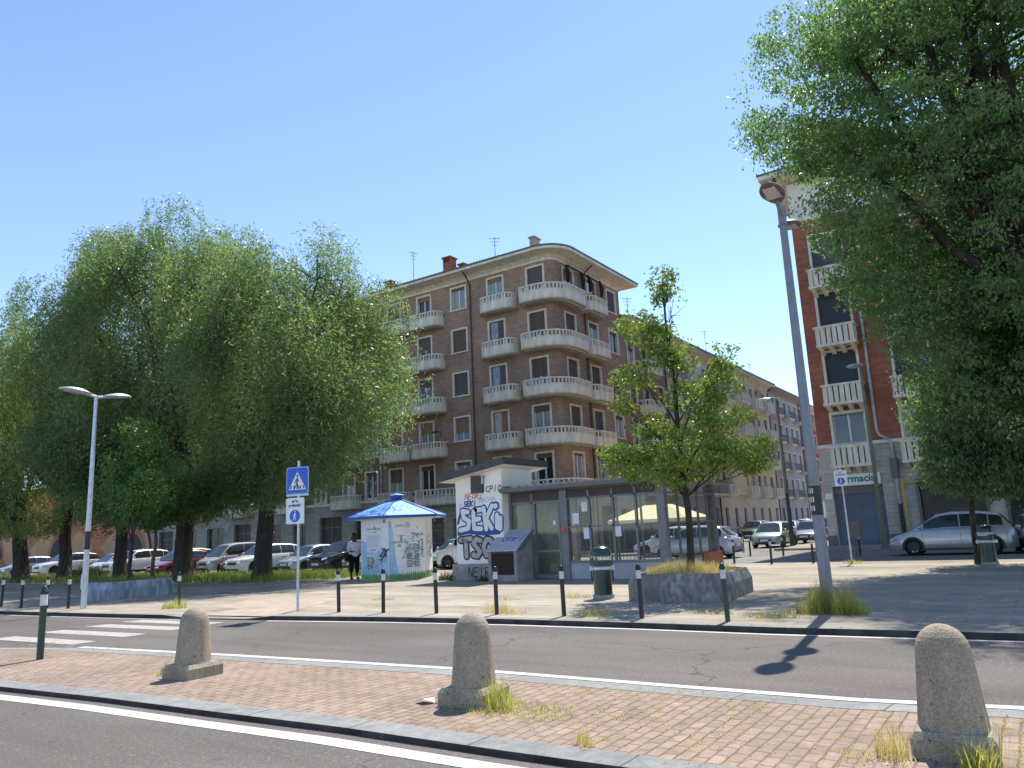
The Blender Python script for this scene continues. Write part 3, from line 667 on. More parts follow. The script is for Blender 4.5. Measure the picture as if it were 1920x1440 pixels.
# ---- terracotta painted wall at far left
L=(-95,48,PZ); B8=empty('painted_building',L,0,'low terracotta building with pale diamond and arch mural at far left','building')
b=MB(); b.box(-125,43.5,0,-75.2,56,9.0); b.build('wall',M['terra'],B8,L)
b=MB()
def dia(x,z,w_,h,mi): b.add([(x-w_,43.48,z),(x,43.48,z-h),(x+w_,43.48,z),(x,43.48,z+h)],[(0,1,2,3)],mi)
for x in (-80,-88,-96,-104,-112): dia(x,2.0,3.4,2.0,0); dia(x+4,4.6,3.2,2.3,1)
ar=arc(0,0,1,0,180,14)
for x in (-92.5,-76.9,-108):
    b.add([(x+3.0*c,43.465,1.2+3.4*s_) for c,s_ in ar],[tuple(range(15))],0); b.add([(x+2.3*c,43.45,1.2+2.7*s_) for c,s_ in ar],[tuple(range(15))],1); b.add([(x+1.7*c,43.435,1.2+2.0*s_) for c,s_ in ar],[tuple(range(15))],2)
b.build('mural',[M['terra_pale'],M['terra'],M['dark']],B8,L)
b=MB(); b.box(-125.4,43.1,9,-75.2,56,9.25); b.build('roof',M['roof_tile'],B8,L)
# ---- side street row
def street_block(name,label,y0,y1,ze,wallm,cols,floors,heads,balm,style,base=None,surround='frame_stone',basez=4.3,winw=1.15,sh=('sh_grey','sh_brown'),bal_floors=None,x=RX):
    L=(x-3,(y0+y1)/2,PZ); B=empty(name,L,0,label,'building'); hs=[];wl=[]
    for u,d in cols:
        for k,(f_,t_) in enumerate(zip(floors,heads)):
            zb=f_+(.08 if d else .7); hs.append((u-winw/2,u+winw/2,zb,t_)); wl.append((u,zb,t_-zb,(random.choice([.1,.1,.3,1.,1.,.6]),random.choice(sh),random.choice(['pane','curtain'])),not d))
    b=MB(); facade(b,'R',x,y0,y1,basez,ze,hs); b.quad((x,y0,0),(x-12,y0,0),(x-12,y0,ze),(x,y0,ze)); b.quad((x,y1,0),(x-12,y1,0),(x-12,y1,ze),(x,y1,ze)); b.build('wall',M[wallm],B,L)
    gh=[]; n=max(2,int((y1-y0)/2.6))
    for i in range(n):
        u=y0+(i+.5)*(y1-y0)/n; dr=(i%3==1); gh.append((u-.5,u+.5,PZ+.12 if dr else 1.35,3.1))
    b=MB(); facade(b,'R',x+.04,y0,y1,0,basez,gh,.25); b.build('ground_storey_wall',M[base or wallm],B,L)
    b=MB(); b.quad((x-.2,y0,0),(x-.2,y1,0),(x-.2,y1,basez),(x-.2,y0,basez)); b.build('ground_openings',M['wood_dark'],B,L)
    b=MB(); b.sweep([(x,y0),(x,y1)],[(.04,1.0),(.09,1.02),(.09,1.16),(.04,1.18)],closed_prof=False); b.sweep([(x,y0),(x,y1)],[(.0,basez-.15),(.15,basez-.12),(.15,basez+.08),(.0,basez+.1)],closed_prof=False); b.build('string_course',M['frame_stone'],B,L)
    for u,zb,h,st,sl_ in wl: window(B,L,'R',x,u,zb,winw,h,st[0],st[1],st[2],surround=surround,sill=sl_)
    for u,d in cols:
        if d:
            for k,f_ in enumerate(floors):
                if style=='round': balcony(B,L,'R',x,u,f_-.07,3.1)
                elif style=='grille':
                    key=('g',balm,d)
                    if key not in BC:
                        b=MB(); w2=d/2; b.box(-w2,-.95,0,w2,0,.16); b.box(-w2+.1,-.8,-.1,w2-.1,0,0)
                        for q in range(int(d/.13)+1): b.box(-w2+.13*q-.012,-.94,.16,-w2+.13*q+.012,-.915,1.05,1)
                        for yq in (-.8,-.55,-.3,-.05):
                            for xq in (-w2+.01,w2-.035): b.box(xq,yq,.16,xq+.025,yq+.025,1.05,1)
                        b.box(-w2,-.95,1.05,w2,-.90,1.1,1); b.box(-w2,-.9,1.05,-w2+.05,0,1.1,1); b.box(w2-.05,-.9,1.05,w2,0,1.1,1)
                        BC[key]=b.mesh('balcony',[M['stone'],M['metal_grey']])
                    p=pt('R',x,u,0,f_-.12); link('balcony',BC[key],B,(p[0]-L[0],p[1]-L[1],p[2]-L[2]),(0,0,PI/2))
                else:
                    key=('s',balm,d)
                    if key not in BC:
                        b=MB(); w2=d/2; b.box(-w2,-.95,0,w2,0,.18); b.box(-w2+.15,-.75,-.15,w2-.15,0,0)
                        for xa,xb_ in ((-w2,-w2+.35),(-.2,.2),(w2-.35,w2)): b.box(xa,-.93,.18,xb_,-.80,1.0)
                        for q in range(int(d/.2)+1):
                            xq=-w2+.2*q; b.box(xq,-.90,.18,min(xq+.09,w2),-.83,1.0)
                        b.box(-w2,-.95,1.0,w2,-.78,1.1); b.box(-w2,-.78,.18,-w2+.1,0,1.1); b.box(w2-.1,-.78,.18,w2,0,1.1)
                        BC[key]=b.mesh('balcony',M[balm])
                    p=pt('R',x,u,0,f_-.12); link('balcony',BC[key],B,(p[0]-L[0],p[1]-L[1],p[2]-L[2]),(0,0,PI/2))
    b=MB(); b.sweep([(x,y0),(x,y1)],[(0,ze-.6),(.15,ze-.4),(1.0,ze-.12),(1.0,ze+.1),(0,ze+.1)]); b.build('eave',M['stone' if wallm!='lilac' else 'stone_grey'],B,L)
    b=MB(); b.sweep([(x,y0),(x,y1)],[(1.0,ze-.02),(1.1,ze-.02),(1.1,ze+.14),(1.0,ze+.14)]); b.build('gutter',M['gutter'],B,L)
    b=MB(); b.quad((x+1.0,y0,ze+.12),(x+1.0,y1,ze+.12),(x-5,y1,ze+1.9),(x-5,y0,ze+1.9)); b.build('roof',M['roof_tile'],B,L)
    pipe(B,L,[(x+.9,y1-.35,ze-.1),(x+.3,y1-.32,ze-.6),(x+.08,y1-.3,ze-1),(x+.08,y1-.3,.4)])
    return B,L
fl5=[4.35,7.75,11.1,14.45]; hd5=[6.7,10.1,13.5,16.7]
street_block('apartment_building','lower brown brick house joining the tall corner block in the side street',53.95,62.5,18.1,'brick',[(55.4,0),(58.0,1),(61.0,0)],[4.0,7.3,10.63,13.93],[6.8,10.1,13.4,17.4],'stone','round',base='stone_grey')
B4,L4=street_block('apartment_building','pale house with grey base behind the planter tree in the side street',62.6,73.5,18.0,'cream_white',[(64,2.6),(66.6,0),(69.2,2.6),(72,2.6)],fl5,hd5,'stone','grille',base='lilac',surround='cream_white')
B5,L5=street_block('apartment_building','cream yellow house with pale stone balconies in the side street',73.6,94.0,17.9,'cream',[(75.2,2.4),(77.4,0),(79.4,0),(82.2,3.0),(84.8,0),(87,2.6),(89.2,0),(91.8,3.0)],fl5,hd5,'cream_white','slab',base='cream_white',surround='cream_white',sh=('sh_tan','sh_grey','sh_brown'))
# projecting bay of the cream house
b=MB(); b.box(RX,76.2,4.4,RX+.55,80.6,14.4); b.build('bay',M['cream'],B5,L5)
for k in range(3):
    for u in (77.4,79.4): window(B5,L5,'R',RX+.56,u,fl5[k]+.75,1.0,hd5[k]-fl5[k]-.75,1.,random.choice(['sh_tan','sh_grey']),surround='cream_white')
street_block('apartment_building','grey lilac house with dark metal balconies far along the side street',94.1,108.5,17.7,'lilac',[(96,2.4),(98.6,0),(101.2,2.4),(103.8,0),(106.5,2.4)],fl5,hd5,'stone','grille',base='lilac',surround='cream_white')
street_block('apartment_building','farthest red brick house at the end of the side street',108.6,150,17.3,'brick_red',[(110.5,2.4),(113.5,0),(116.5,2.4),(119.5,0),(123,2.4),(127,0),(131,2.4),(136,0),(141,2.4)],fl5,hd5,'stone','slab',base='cream_white',surround='cream_white')
b=MB(); b.add([(RX+.05,88.9,17.0),(RX+.05,91.4,17.0),(RX+1.5,91.4,16.3),(RX+1.5,88.9,16.3)],[(0,1,2,3)]); b.add([(RX+.05,82.4,16.9),(RX+.05,84.6,16.9),(RX+1.4,84.6,16.2),(RX+1.4,82.4,16.2)],[(0,1,2,3)]); b.build('awning',M['ivory'],B5,L5)
b=MB()
for k in range(4): b.box(-26.6,83.6+1.1*k,18.2,-26.25,83.95+1.1*k,19.3)
b.build('chimney',M['gutter'],B5,L5)
antenna(-26.3,75.5,18.3,3.2,'thin aerial on the cream house roof left of four dark chimney pots',.3); antenna(-26.3,90.2,18.3,2.0,'aerial on the cream house roof far along the street',1.1)
antenna(-26.3,57,18.4,2.4,'aerial on the lower brick house roof beside the tall block',.2)
# ---- red brick building with pharmacy
S7=43.3; L=(3,48,PZ); B7=empty('brick_building',L,0,'red brick apartment block with stone ground floor and shuttered pharmacy','building')
F7=[4.25,7.55,10.75,14.05]; T7=[7.1,10.5,13.85,17.2]; xs=[-7.72,-4.35,-1.0,2.4,5.8,9.2,12.6]
hs=[];wl=[]
for i,u in enumerate(xs):
    for k in range(4): hs.append((u-.8,u+.8,F7[k]+.08,T7[k])); wl.append((u,F7[k]+.08,T7[k]-F7[k]-.08,k))
b=MB(); facade(b,'L',S7,-9.4,16,5.35,18.3,hs); b.quad((-9.4,S7,5.35),(-9.4,S7+60,5.35),(-9.4,S7+60,18.3),(-9.4,S7,18.3)); b.build('wall',M['brick_red'],B7,L)
g7=[(-8.94,-6.48,PZ,3.25),(-4.9,-2.0,PZ+.3,3.4),(-1.2,1.8,PZ,3.4),(2.6,5.6,PZ,3.4),(6.6,9.6,PZ,3.4)]
gx=g7+[h for h in hs if h[2]<5.3]
b=MB(); facade(b,'L',S7-.05,-9.4,16,0,5.35,gx,.35); b.quad((-9.4,S7-.05,0),(-9.4,S7+60,0),(-9.4,S7+60,5.35),(-9.4,S7-.05,5.35)); b.build('ground_storey_wall',M['stone_clad'],B7,L)
b=MB(); b.sweep([(-9.4,S7),(16,S7)],[(.05,5.3),(.14,5.34),(.14,5.5),(.0,5.52)],closed_prof=False); b.build('string_course',M['frame_stone'],B7,L)
b=MB(); b.box(-9.46,S7-.1,0,-8.97,S7,.72); b.box(-6.45,S7-.1,0,-4.93,S7,.72); b.box(-1.97,S7-.1,0,-1.23,S7,.72); b.build('plinth',M['metal_dark'],B7,L)
for u,zb,h,k in wl: window(B7,L,'L',S7,u,zb,1.6,h,1. if k!=0 else .02,'sh_green' if k<3 else 'sh_blue','pane',surround='stone',mull=(k==0),sill=False)
b=MB(); b.box(-9.4,S7+.06,16.2,-9.39,S7+.07,16.21)
def rail7():
    b=MB(); w2=1.0; b.box(-w2,-.9,0,w2,0,.14); 
    for x in (-.8,-.27,.27,.8): b.add([(x-.11,-.8,0),(x+.11,-.8,0),(x+.11,0,-.32),(x-.11,0,-.32),(x-.11,0,0),(x+.11,0,0)],[(0,1,5,4),(0,3,2,1),(0,4,3),(1,2,5)])
    for q in range(7):
        x=-w2+.04+q*(2*w2-.3)/6; b.box(x,-.88,.14,x+.215,-.77,1.02)
    for y in (-.62,-.3): b.box(-w2,y,.14,-w2+.1,y+.2,1.02); b.box(w2-.1,y,.14,w2,y+.2,1.02)
    b.box(-w2-.04,-.93,1.02,w2+.04,-.74,1.13); b.box(-w2-.04,-.74,1.02,-w2+.13,0,1.13); b.box(w2-.13,-.74,1.02,w2+.04,0,1.13)
    return b.mesh('balcony',M['stone'])
r7=rail7()
for i,u in enumerate(xs):
    for k in range(4): link('balcony',r7,B7,(u+(.02 if True else 0)-L[0],S7-L[1],F7[k]-.06-L[2]))
b=MB(); b.box(-9.4,S7+.0,18.3,16,S7+.3,20.7); b.quad((-9.4,S7,18.3),(-9.4,S7+60,18.3),(-9.4,S7+60,20.7),(-9.4,S7,20.7)); b.build('attic_wall',M['cream_white'],B7,L)
b=MB(); b.box(-10.6,S7-1.5,20.75,16,S7+60,21.0); b.build('eave',M['stone'],B7,L)
b=MB(); b.box(-10.65,S7-1.55,21.0,16,S7+60,21.1); b.build('gutter',M['gutter'],B7,L)
b=MB(); b.quad((-10.6,S7-1.5,21.11),(16,S7-1.5,21.11),(16,S7+6,23),(-6,S7+6,23)); b.build('roof',M['roof_tile'],B7,L)
pipe(B7,L,[(-6.40,S7-.1,20.7),(-6.40,S7-.1,6.0),(-6.30,S7-.1,5.75),(-5.85,S7-.12,5.45),(-5.78,S7-.14,5.1),(-5.78,S7-.14,2.2)],.075,'pipe_grey')
pipe(B7,L,[(-5.78,S7-.14,2.2),(-5.78,S7-.14,.1)],.1,'pipe','drainpipe_shoe')
b=MB(); n=34
for i in range(n):
    z=PZ+.1+i*2.75/n; b.quad((-8.94,S7+.22,z),(-6.48,S7+.22,z),(-6.48,S7+.26,z+2.75/n),(-8.94,S7+.26,z+2.75/n))
b.box(-8.94,S7+.18,2.85,-6.48,S7+.3,3.25,1); shq=b.build('roller_shutter',[mat('steel roller shutter',(.17,.20,.23),.45,metal=.3,var=.15,scale=1.2),M['metal_dark']],B7,L)
b=MB(); b.box(-8.75,S7-.2,3.28,-6.52,S7-.06,3.85); ps=b.build('pharmacy_sign',M['sign_white'],B7,L)
text('lettering','farmacia',.52,M['green_sign'],ps,(-7.62-L[0],S7-.215-L[1],3.6-L[2]),bold=.012)
b=MB(); b.box(-5.95,S7-.55,3.5,-5.62,S7-.1,4.5); b.build('projecting_box_sign',M['metal_dark'],B7,L)
b=MB(); b.box(-9.33,S7-.075,2.62,-8.98,S7-.052,2.92); b.build('wall_plaque',M['sign_white'],B7,L)
for x0,x1,z0,z1 in g7[1:]:
    b=MB(); b.box(x0,S7+.25,z0,x1,S7+.3,z1)
    b.box(x0-.06,S7-.12,.1,x0+.06,S7+.02,z1,1); b.box(x1-.06,S7-.12,.1,x1+.06,S7+.02,z1,1); b.box(x0+.06,S7-.12,z1-.12,x1-.06,S7+.02,z1,1); b.build('shopfront',[M['shop_dark'],M['metal_dark']],B7,L)
b=MB(); b.box(-5.56,S7-.35,PZ+.1,-5.48,S7-.27,3.3); b.box(-5.48,S7-.35,3.22,10,S7-.27,3.29); o=b.build('yellow_frame',M['yellow'],B7,L)
# ------------------------------------------------------------------ grass helper
def blades(n,cx,cy,z,rx,ry,h,wd=.012,lean=.5,rng=RNG,poly=None):
    a=rng.uniform(0,2*PI,n); r=np.sqrt(rng.uniform(0,1,n)); x=cx+rx*r*np.cos(a); y=cy+ry*r*np.sin(a)
    return blades_at(x,y,np.full(n,z),h*rng.uniform(.25,1.12,n)*(1-.45*r),wd,lean,rng)
def blades_at(x,y,z,h,wd,lean,rng=RNG):
    n=len(x); t=rng.uniform(0,2*PI,n); l=h*lean*rng.uniform(.1,1,n); dx,dy=np.cos(t)*l,np.sin(t)*l
    s=rng.uniform(0,2*PI,n); sx,sy=np.cos(s)*wd/2,np.sin(s)*wd/2
    V=np.empty((n,5,3)); V[:,0]=np.stack([x-sx,y-sy,z],1); V[:,1]=np.stack([x+sx,y+sy,z],1)
    V[:,2]=np.stack([x+sx*.8+dx*.35,y+sy*.8+dy*.35,z+h*.6],1); V[:,3]=np.stack([x-sx*.8+dx*.35,y-sy*.8+dy*.35,z+h*.6],1); V[:,4]=np.stack([x+dx,y+dy,z+h],1)
    return V.reshape(-1,3)
def blade_mesh(name,Vs,mt):
    V=np.concatenate(Vs); n=len(V)//5; me=D.meshes.new(name)
    me.vertices.add(n*5); me.vertices.foreach_set('co',V.ravel().astype(np.float32))
    base=np.arange(n)*5; q=np.stack([base,base+1,base+2,base+3,base+3,base+2,base+4],1).ravel()
    me.loops.add(n*7); me.loops.foreach_set('vertex_index',q.astype(np.int32))
    ls=np.stack([np.arange(n)*7,np.arange(n)*7+4],1).ravel(); lt=np.tile([4,3],n)
    me.polygons.add(n*2); me.polygons.foreach_set('loop_start',ls.astype(np.int32)); me.polygons.foreach_set('loop_total',lt.astype(np.int32))
    me.materials.append(mt); me.update(); me.validate(); return me
def tuft(name,label,cat,x,y,z,parts,mt='yellowgrass',group=None):
    Vs=[blades(n,dx,dy,0,rx,ry,h,wd,ln) for n,dx,dy,rx,ry,h,wd,ln in parts]
    o=link(name,blade_mesh(name,Vs,LM[mt]),None,(x,y,z)); return tag(o,label,cat,group)
# ------------------------------------------------------------------ bollards
def conc_bollard(x,y,rz,label,s=1):
    t=empty('concrete_bollard',(x,y,IZ),rz,label,'bollard','concrete bollards on the traffic island')
    b=MB(); prof=[(.255,0),(.265,.02),(.265,.13),(.25,.155)]
    q=.255; e=.02
    b.prism([(-q,-q),(q,-q),(q,q),(-q,q)],-.01,.12); 
    p0=[(-q,-q),(q,-q),(q,q),(-q,q)]; p1=[(x_*.88,y_*.88) for x_,y_ in p0]
    b.add([(*p,.12) for p in p0]+[(*p,.165) for p in p1],[(k,(k+1)%4,4+(k+1)%4,4+k) for k in range(4)]+[(4,5,6,7)])
    b.build('base_block',M['concrete'],t)
    b=MB(); pr=[(.225,.16),(.218,.19)]+[(.218-.042*k/6,.19+.46*k/6) for k in range(1,7)]+[(.174*math.cos(rad(a)),.655+.185*math.sin(rad(a))) for a in (10,22,35,48,60,72,82,89.9)]
    b.lathe(0,0,pr,28); b.build('shaft',M['concrete'],t); return t
conc_bollard(-9.13,6.02,.06,'round topped concrete bollard farthest from the camera, with a small grass tuft beside its base')
conc_bollard(-4.79,6.20,.10,'concrete bollard between the other two, with a large grass clump against its base block')
conc_bollard(-.70,6.25,.05,'nearest and largest concrete bollard at the right, dry weeds round its base')
def steel_bollard(mt='black_paint',h=.92,r=.041):
    t=empty('steel_bollard',(0,0,0))
    b=MB(); b.lathe(0,0,[(r,0),(r,h-.25)],14); b.lathe(0,0,[(r,h-.11),(r+.008,h-.10),(r+.012,h-.075),(r+.004,h-.055),(r*.95,h-.04),(r*.65,h-.012),(r*.25,h)],14); b.build('post',M[mt],t)
    b=MB(); b.lathe(0,0,[(r+.002,h-.25),(r+.002,h-.11)],14); b.build('white_band',M['white_band'],t)
    return t
pb=steel_bollard(); pg=steel_bollard('green_paint'); ch={}
for q in D.objects:
    if q.parent in (pb,pg): ch.setdefault(q.parent.name,[]).append(q)
BL=[(-26.95,11.1),(-25.4,11.0),(-24.05,11.1),(-23.15,11.26),(-19.36,12.28),(-13.08,12.15),(-11.85,12.27),(-10.5,12.42),(-9.04,12.51),(-7.53,12.54),(-5.96,12.54),(-4.40,12.43)]
BLAB=['steel bollard at the left frame edge by the kerb','steel bollard second from the left frame edge by the kerb','steel bollard seen just behind the near green bollard, by the far kerb','dark steel bollard just left of the tall left street lamp','steel bollard with yellow grass at its foot, behind the far concrete bollard','steel bollard standing in front of the person and the water kiosk','steel bollard in front of the blue roofed water kiosk','steel bollard between the water kiosk and the graffiti tower','steel bollard in front of the sloping vent box, dry grass at its foot','steel bollard just left of the green bin','steel bollard at the left corner of the big planter','rusty footed green bollard in front of the big planter corner']
for i,((x,y),lb) in enumerate(zip(BL,BLAB)):
    o=pb if i==0 else copy_tree(pg if i==11 else pb,None,ch); o.location=(x,y,PZ); tag(o,lb,'bollard','steel bollards along the far kerb')
    o.rotation_euler=(random.uniform(-.012,.012),random.uniform(-.02,.02),random.random())
BB=[(-10.0,29.6,'back steel bollard in front of the silver hatchback rear'),(-12.9,39.8,'thin bollard beyond the silver hatchback beside the street mouth'),(-11.25,35.6,'black and white bollard between the silver hatchback and the pale green car'),(-8.35,28.8,'bollard in the open paving below the pale green car'),(-9.6,35.0,'bollard at the right flank of the pale green car'),(-6.98,29.2,'bollard just left of the tall right street lamp pole'),(-6.3,34.2,'bollard in front of the pharmacy shutter right jamb'),(-24.2,26.2,'bollard beside the white van front wheel')]
for x,y,lb in BB:
    o=copy_tree(pb,None,ch); o.location=(x,y,PZ); tag(o,lb,'bollard','steel bollards at the back of the square')
pg.location=(-13.08,5.99,IZ); pg.scale=(1.25,1.25,1.2); tag(pg,'near dark green steel bollard on the brick island at left','bollard')
# ------------------------------------------------------------------ lamps
def double_lamp(x,y,h,label,arm=.55,r0=.106,mt='lamp_grey',head='lamp_dark',sticker=True,sc=1,up=.30,lens='lamp_lens',flat=False):
    t=empty('street_lamp',(x,y,PZ),0,label,'street lamp')
    b=MB(); b.tube([(0,0,0),(0,0,.9),(0,0,h*.55),(0,0,h-.45)],[r0,r0*.97,r0*.78,r0*.62],16); b.tube([(0,0,h-.47),(0,0,h-.1)],[r0*.72,r0*.68],14); b.build('pole',M[mt],t)
    b=MB(); b.box(-.05,-r0-.012,.55,.05,-r0+.02,.95); b.build('access_hatch',M[mt],t)
    if sticker:
        b=MB(); b.lathe(0,0,[(r0*.93+.003,1.62),(r0*.92+.003,2.12)],16); s_=b.build('sticker_band',M['rubber'],t)
        b=MB()
        for k in range(3):
            for j in (-1,0,1):
                a=-2.2+j*.42; rr_=r0*.93+.006; z=1.69+.15*k
                b.add([(rr_*math.cos(a-.12),rr_*math.sin(a-.12),z),(rr_*math.cos(a+.12),rr_*math.sin(a+.12),z),(rr_*math.cos(a+.12),rr_*math.sin(a+.12),z+.09),(rr_*math.cos(a-.12),rr_*math.sin(a-.12),z+.09)],[(0,1,2,3)])
        b.build('sticker',M['white_band'],s_)
    for sgn,hh in (((-1,h),(1,h-.02)) if flat else ((-1,h),(1,h-.28*sc))):
        g=empty('lamp_head',(0,0,0)); g.parent=t
        b=MB(); b.tube([(0,0,hh-.12),(0,sgn*.16,hh-.09),(0,sgn*.32,hh-.06)] if flat else [(0,0,hh-.35),(0,sgn*.12,hh-.16),(0,sgn*.3,hh-.06)],[.05,.045,.04],8); g2=b.build('arm',M[mt],t)
        D.objects.remove(g)
        b=MB(); vs=[];fs=[]; n=16; Ls=.74*sc; W2=.21*sc
        prof=[]
        m=10
        for i in range(m+1):
            u=i/m; wdt=W2*math.sin(PI*min(1,.12+u*.88))**.55*(1 if u>.05 else .5) ; wdt=max(.01,W2*(math.sin(PI*(u*.9+.07))**.6)); y_=sgn*(.18+u*Ls); zt=.10*math.sin(PI*(u*.92+.04)); tilt=up*u*.35
            for k in range(n):
                a=2*PI*k/n; zz=math.sin(a)*(zt if math.sin(a)>0 else .035)
                vs.append((wdt*math.cos(a),y_,hh-.06+zz+tilt))
        for i in range(m): fs+=[(i*n+k,i*n+(k+1)%n,(i+1)*n+(k+1)%n,(i+1)*n+k) for k in range(n)]
        fs+=[tuple(range(n)),tuple(range(m*n,m*n+n))]
        b.add(vs,fs,0,True); lh=b.build('lamp_head',M[head],t)
        b=MB(); y0,y1=sgn*(.18+.28*Ls),sgn*(.18+.80*Ls); za=hh-.105+up*.35*.28; zb_=hh-.105+up*.35*.8; x_=W2*.62
        b.add([(-x_,y0,za),(x_,y0,za),(x_*.8,y1,zb_),(-x_*.8,y1,zb_),(-x_,y0,za+.02),(x_,y0,za+.02),(x_*.8,y1,zb_+.02),(-x_*.8,y1,zb_+.02)],[(0,1,2,3),(4,5,6,7),(0,1,5,4),(1,2,6,5),(2,3,7,6),(3,0,4,7)])
        b.build('lens',M[lens],lh)
    return t
double_lamp(-3.18,13.99,7.42,'tall grey two headed street lamp at right with stickers on its pole')
double_lamp(-22.3,11.26,6.12,'pale galvanised two headed street lamp at left with a sticker',r0=.078,mt='galv',head='galv',sc=1.15,up=.22,lens='galv',flat=True)
def tall_lamp(x,y,h,label,arm,pm,basem,lean=0):
    t=empty('street_lamp',(x,y,PZ),0,label,'street lamp')
    b=MB(); b.tube([(0,0,0),(0,0,1.0),(0,0,1.02),(0,0,h*.36)],[.14,.13,.105,.10],12); b.build('pole_base',M[basem],t)
    b=MB(); b.tube([(0,0,h*.36),(0,0,h)],[.095,.06],12); b.tube([(0,0,h*.52),(0,0,h*.52+.06)],.11,12); b.tube([(0,0,h*.7),(0,0,h*.7+.05)],.1,12); b.build('pole',M[pm],t)
    b=MB(); b.tube([(0,0,h),(arm[0]*.5,arm[1]*.5,h+.1),(arm[0],arm[1],h+.08)],.035,8); b.build('arm',M[pm],t)
    b=MB(); b.ellipsoid((arm[0]*1.2,arm[1]*1.2,h+.06),(.42 if arm[0] else .2,.42 if arm[1] else .2,.09),14,8); b.build('lamp_head',M['galv'],t); return t
M['olive']=mat('olive lamp paint',(.15,.17,.11),.6,var=.2); M['lamp_green']=mat('dark green lamp base',(.012,.055,.03),.5,var=.3)
tall_lamp(-11.8,45.1,8.55,'tall slim lamp with green base standing behind the pale green car','x' and (-.55,0),'olive','lamp_green')
tall_lamp(-6.25,39.9,8.75,'tall olive lamp in front of the red brick pharmacy building',(-.15,-.2),'olive','olive')
def pigeon(x,y,z,rz,label):
    t=empty('pigeon',(x,y,z),rz,label,'bird')
    b=MB(); b.ellipsoid((0,0,.09),(.075,.13,.07)); b.ellipsoid((0,-.12,.16),(.035,.045,.04),10,6); b.tube([(0,-.09,.11),(0,-.12,.15)],[.05,.035],8); b.add([(-.04,.1,.09),(.04,.1,.09),(.05,.24,.06),(-.05,.24,.06)],[(0,1,2,3)]); b.add([(-.01,-.16,.16),(.01,-.16,.16),(0,-.195,.15)],[(0,1,2)])
    b.tube([(.02,0,.03),(.02,-.01,-.01)],.006,5); b.tube([(-.02,0,.03),(-.02,-.01,-.01)],.006,5); b.build('body',M['bird'],t); return t
pigeon(-3.18,13.52,7.57,.6,'dark pigeon perched on the upper head of the right street lamp')
pigeon(-22.3,11.85,5.85,2.2,'small bird perched on the right head of the left street lamp')
# ------------------------------------------------------------------ signs
def rrect(x0,z0,x1,z1,r,n=4):
    P=[]
    for cx,cz,a in ((x1-r,z0+r,270),(x1-r,z1-r,0),(x0+r,z1-r,90),(x0+r,z0+r,180)): P+=arc(cx,cz,r,a,a+90,n)
    return P
def plate(b,poly,y0,y1,mi=0):
    n=len(poly); b.add([(x,y0,z) for x,z in poly]+[(x,y1,z) for x,z in poly],[tuple(range(n)),tuple(range(n,2*n))[::-1]]+[(k,(k+1)%n,n+(k+1)%n,n+k) for k in range(n)],mi)
def circ(cx,cz,r,n=24): return [(cx+r*math.cos(2*PI*k/n),cz+r*math.sin(2*PI*k/n)) for k in range(n)]
WALK=[[(-.02,.30),(.05,.33),(.07,.24),(.10,.12),(.17,.08),(.16,.04),(.06,.07),(.04,.16),(.03,-.02),(.10,-.22),(.17,-.36),(.11,-.40),(.03,-.25),(-.03,-.12),(-.10,-.26),(-.16,-.40),(-.23,-.38),(-.15,-.22),(-.08,-.03),(-.07,.13),(-.13,.05),(-.18,-.04),(-.22,-.01),(-.15,.12),(-.09,.24)],circ(0,.42,.075,14)]
def walker(b,cx,cz,s,y0,y1,mi,flip=1):
    for P in WALK: plate(b,[(cx+flip*s*x,cz+s*z) for x,z in P],y0,y1,mi)
def sign_post(x,y,h,rz,label): 
    t=empty('sign_post',(x,y,PZ),rz,label,'sign post'); b=MB(); b.tube([(0,0,0),(0,0,h)],.03,12); b.build('post',M['galv'],t); return t
def area_plate(t,z0,wd,hg,dx=0):
    b=MB(); plate(b,rrect(dx-wd/2,z0,dx+wd/2,z0+hg,.04),-.055,-.045,0); plate(b,rrect(dx-wd/2+.02,z0+.02,dx+wd/2-.02,z0+hg-.02,.03),-.057,-.055,0); s_=b.build('pedestrian_area_plate',[M['sign_white']],t)
    b=MB(); b.T=None; P=circ(dx,z0+hg*.30,wd*.29); plate(b,P,-.060,-.057,0); b.build('blue_disc',M['sign_blue'],s_)
    b=MB(); walker(b,dx,z0+hg*.29,wd*.50,-.063,-.060,0); b.build('walking_figure',M['sign_white'],s_)
    text('lettering','area',hg*.155,M['print_dark'],s_,(dx,-.060,z0+hg*.87),bold=.004); text('lettering','pedonale',hg*.155,M['print_dark'],s_,(dx,-.060,z0+hg*.71),bold=.004)
    return s_
t=sign_post(-14.30,12.03,3.45,rad(14),'roadside post with blue crossing sign above a white area pedonale plate')
b=MB(); plate(b,rrect(-.31,2.66,.31,3.30,.06),-.055,-.045,0); s_=b.build('crossing_sign',M['sign_edge'],t)
b=MB(); plate(b,rrect(-.285,2.685,.285,3.275,.05),-.058,-.055,0); b.build('blue_field',M['sign_blue'],s_)
b=MB(); plate(b,[(-.245,2.765),(.245,2.765),(0,3.19)],-.061,-.058,0); b.build('white_triangle',M['sign_white'],s_)
b=MB(); walker(b,.0,2.93,.38,-.064,-.061,0,1)
for k in range(-2,3):
    if k!=0 or 1: x_=k*.085; plate(b,[(x_*1.12-.022,2.785),(x_*1.12+.022,2.785),(x_*.92+.016,2.865),(x_*.92-.016,2.865)],-.0625,-.061,0)
b.build('walking_figure',M['print_dark'],s_)
b=MB(); plate(b,rrect(-.31,2.62,.31,2.66,.01),-.045,-.04,0); b.tube([(0,-.04,2.8),(0,0,2.8)],.02,6); b.tube([(0,-.04,3.15),(0,0,3.15)],.02,6); b.build('bracket',M['galv'],t)
area_plate(t,1.98,.50,.60,-.06)
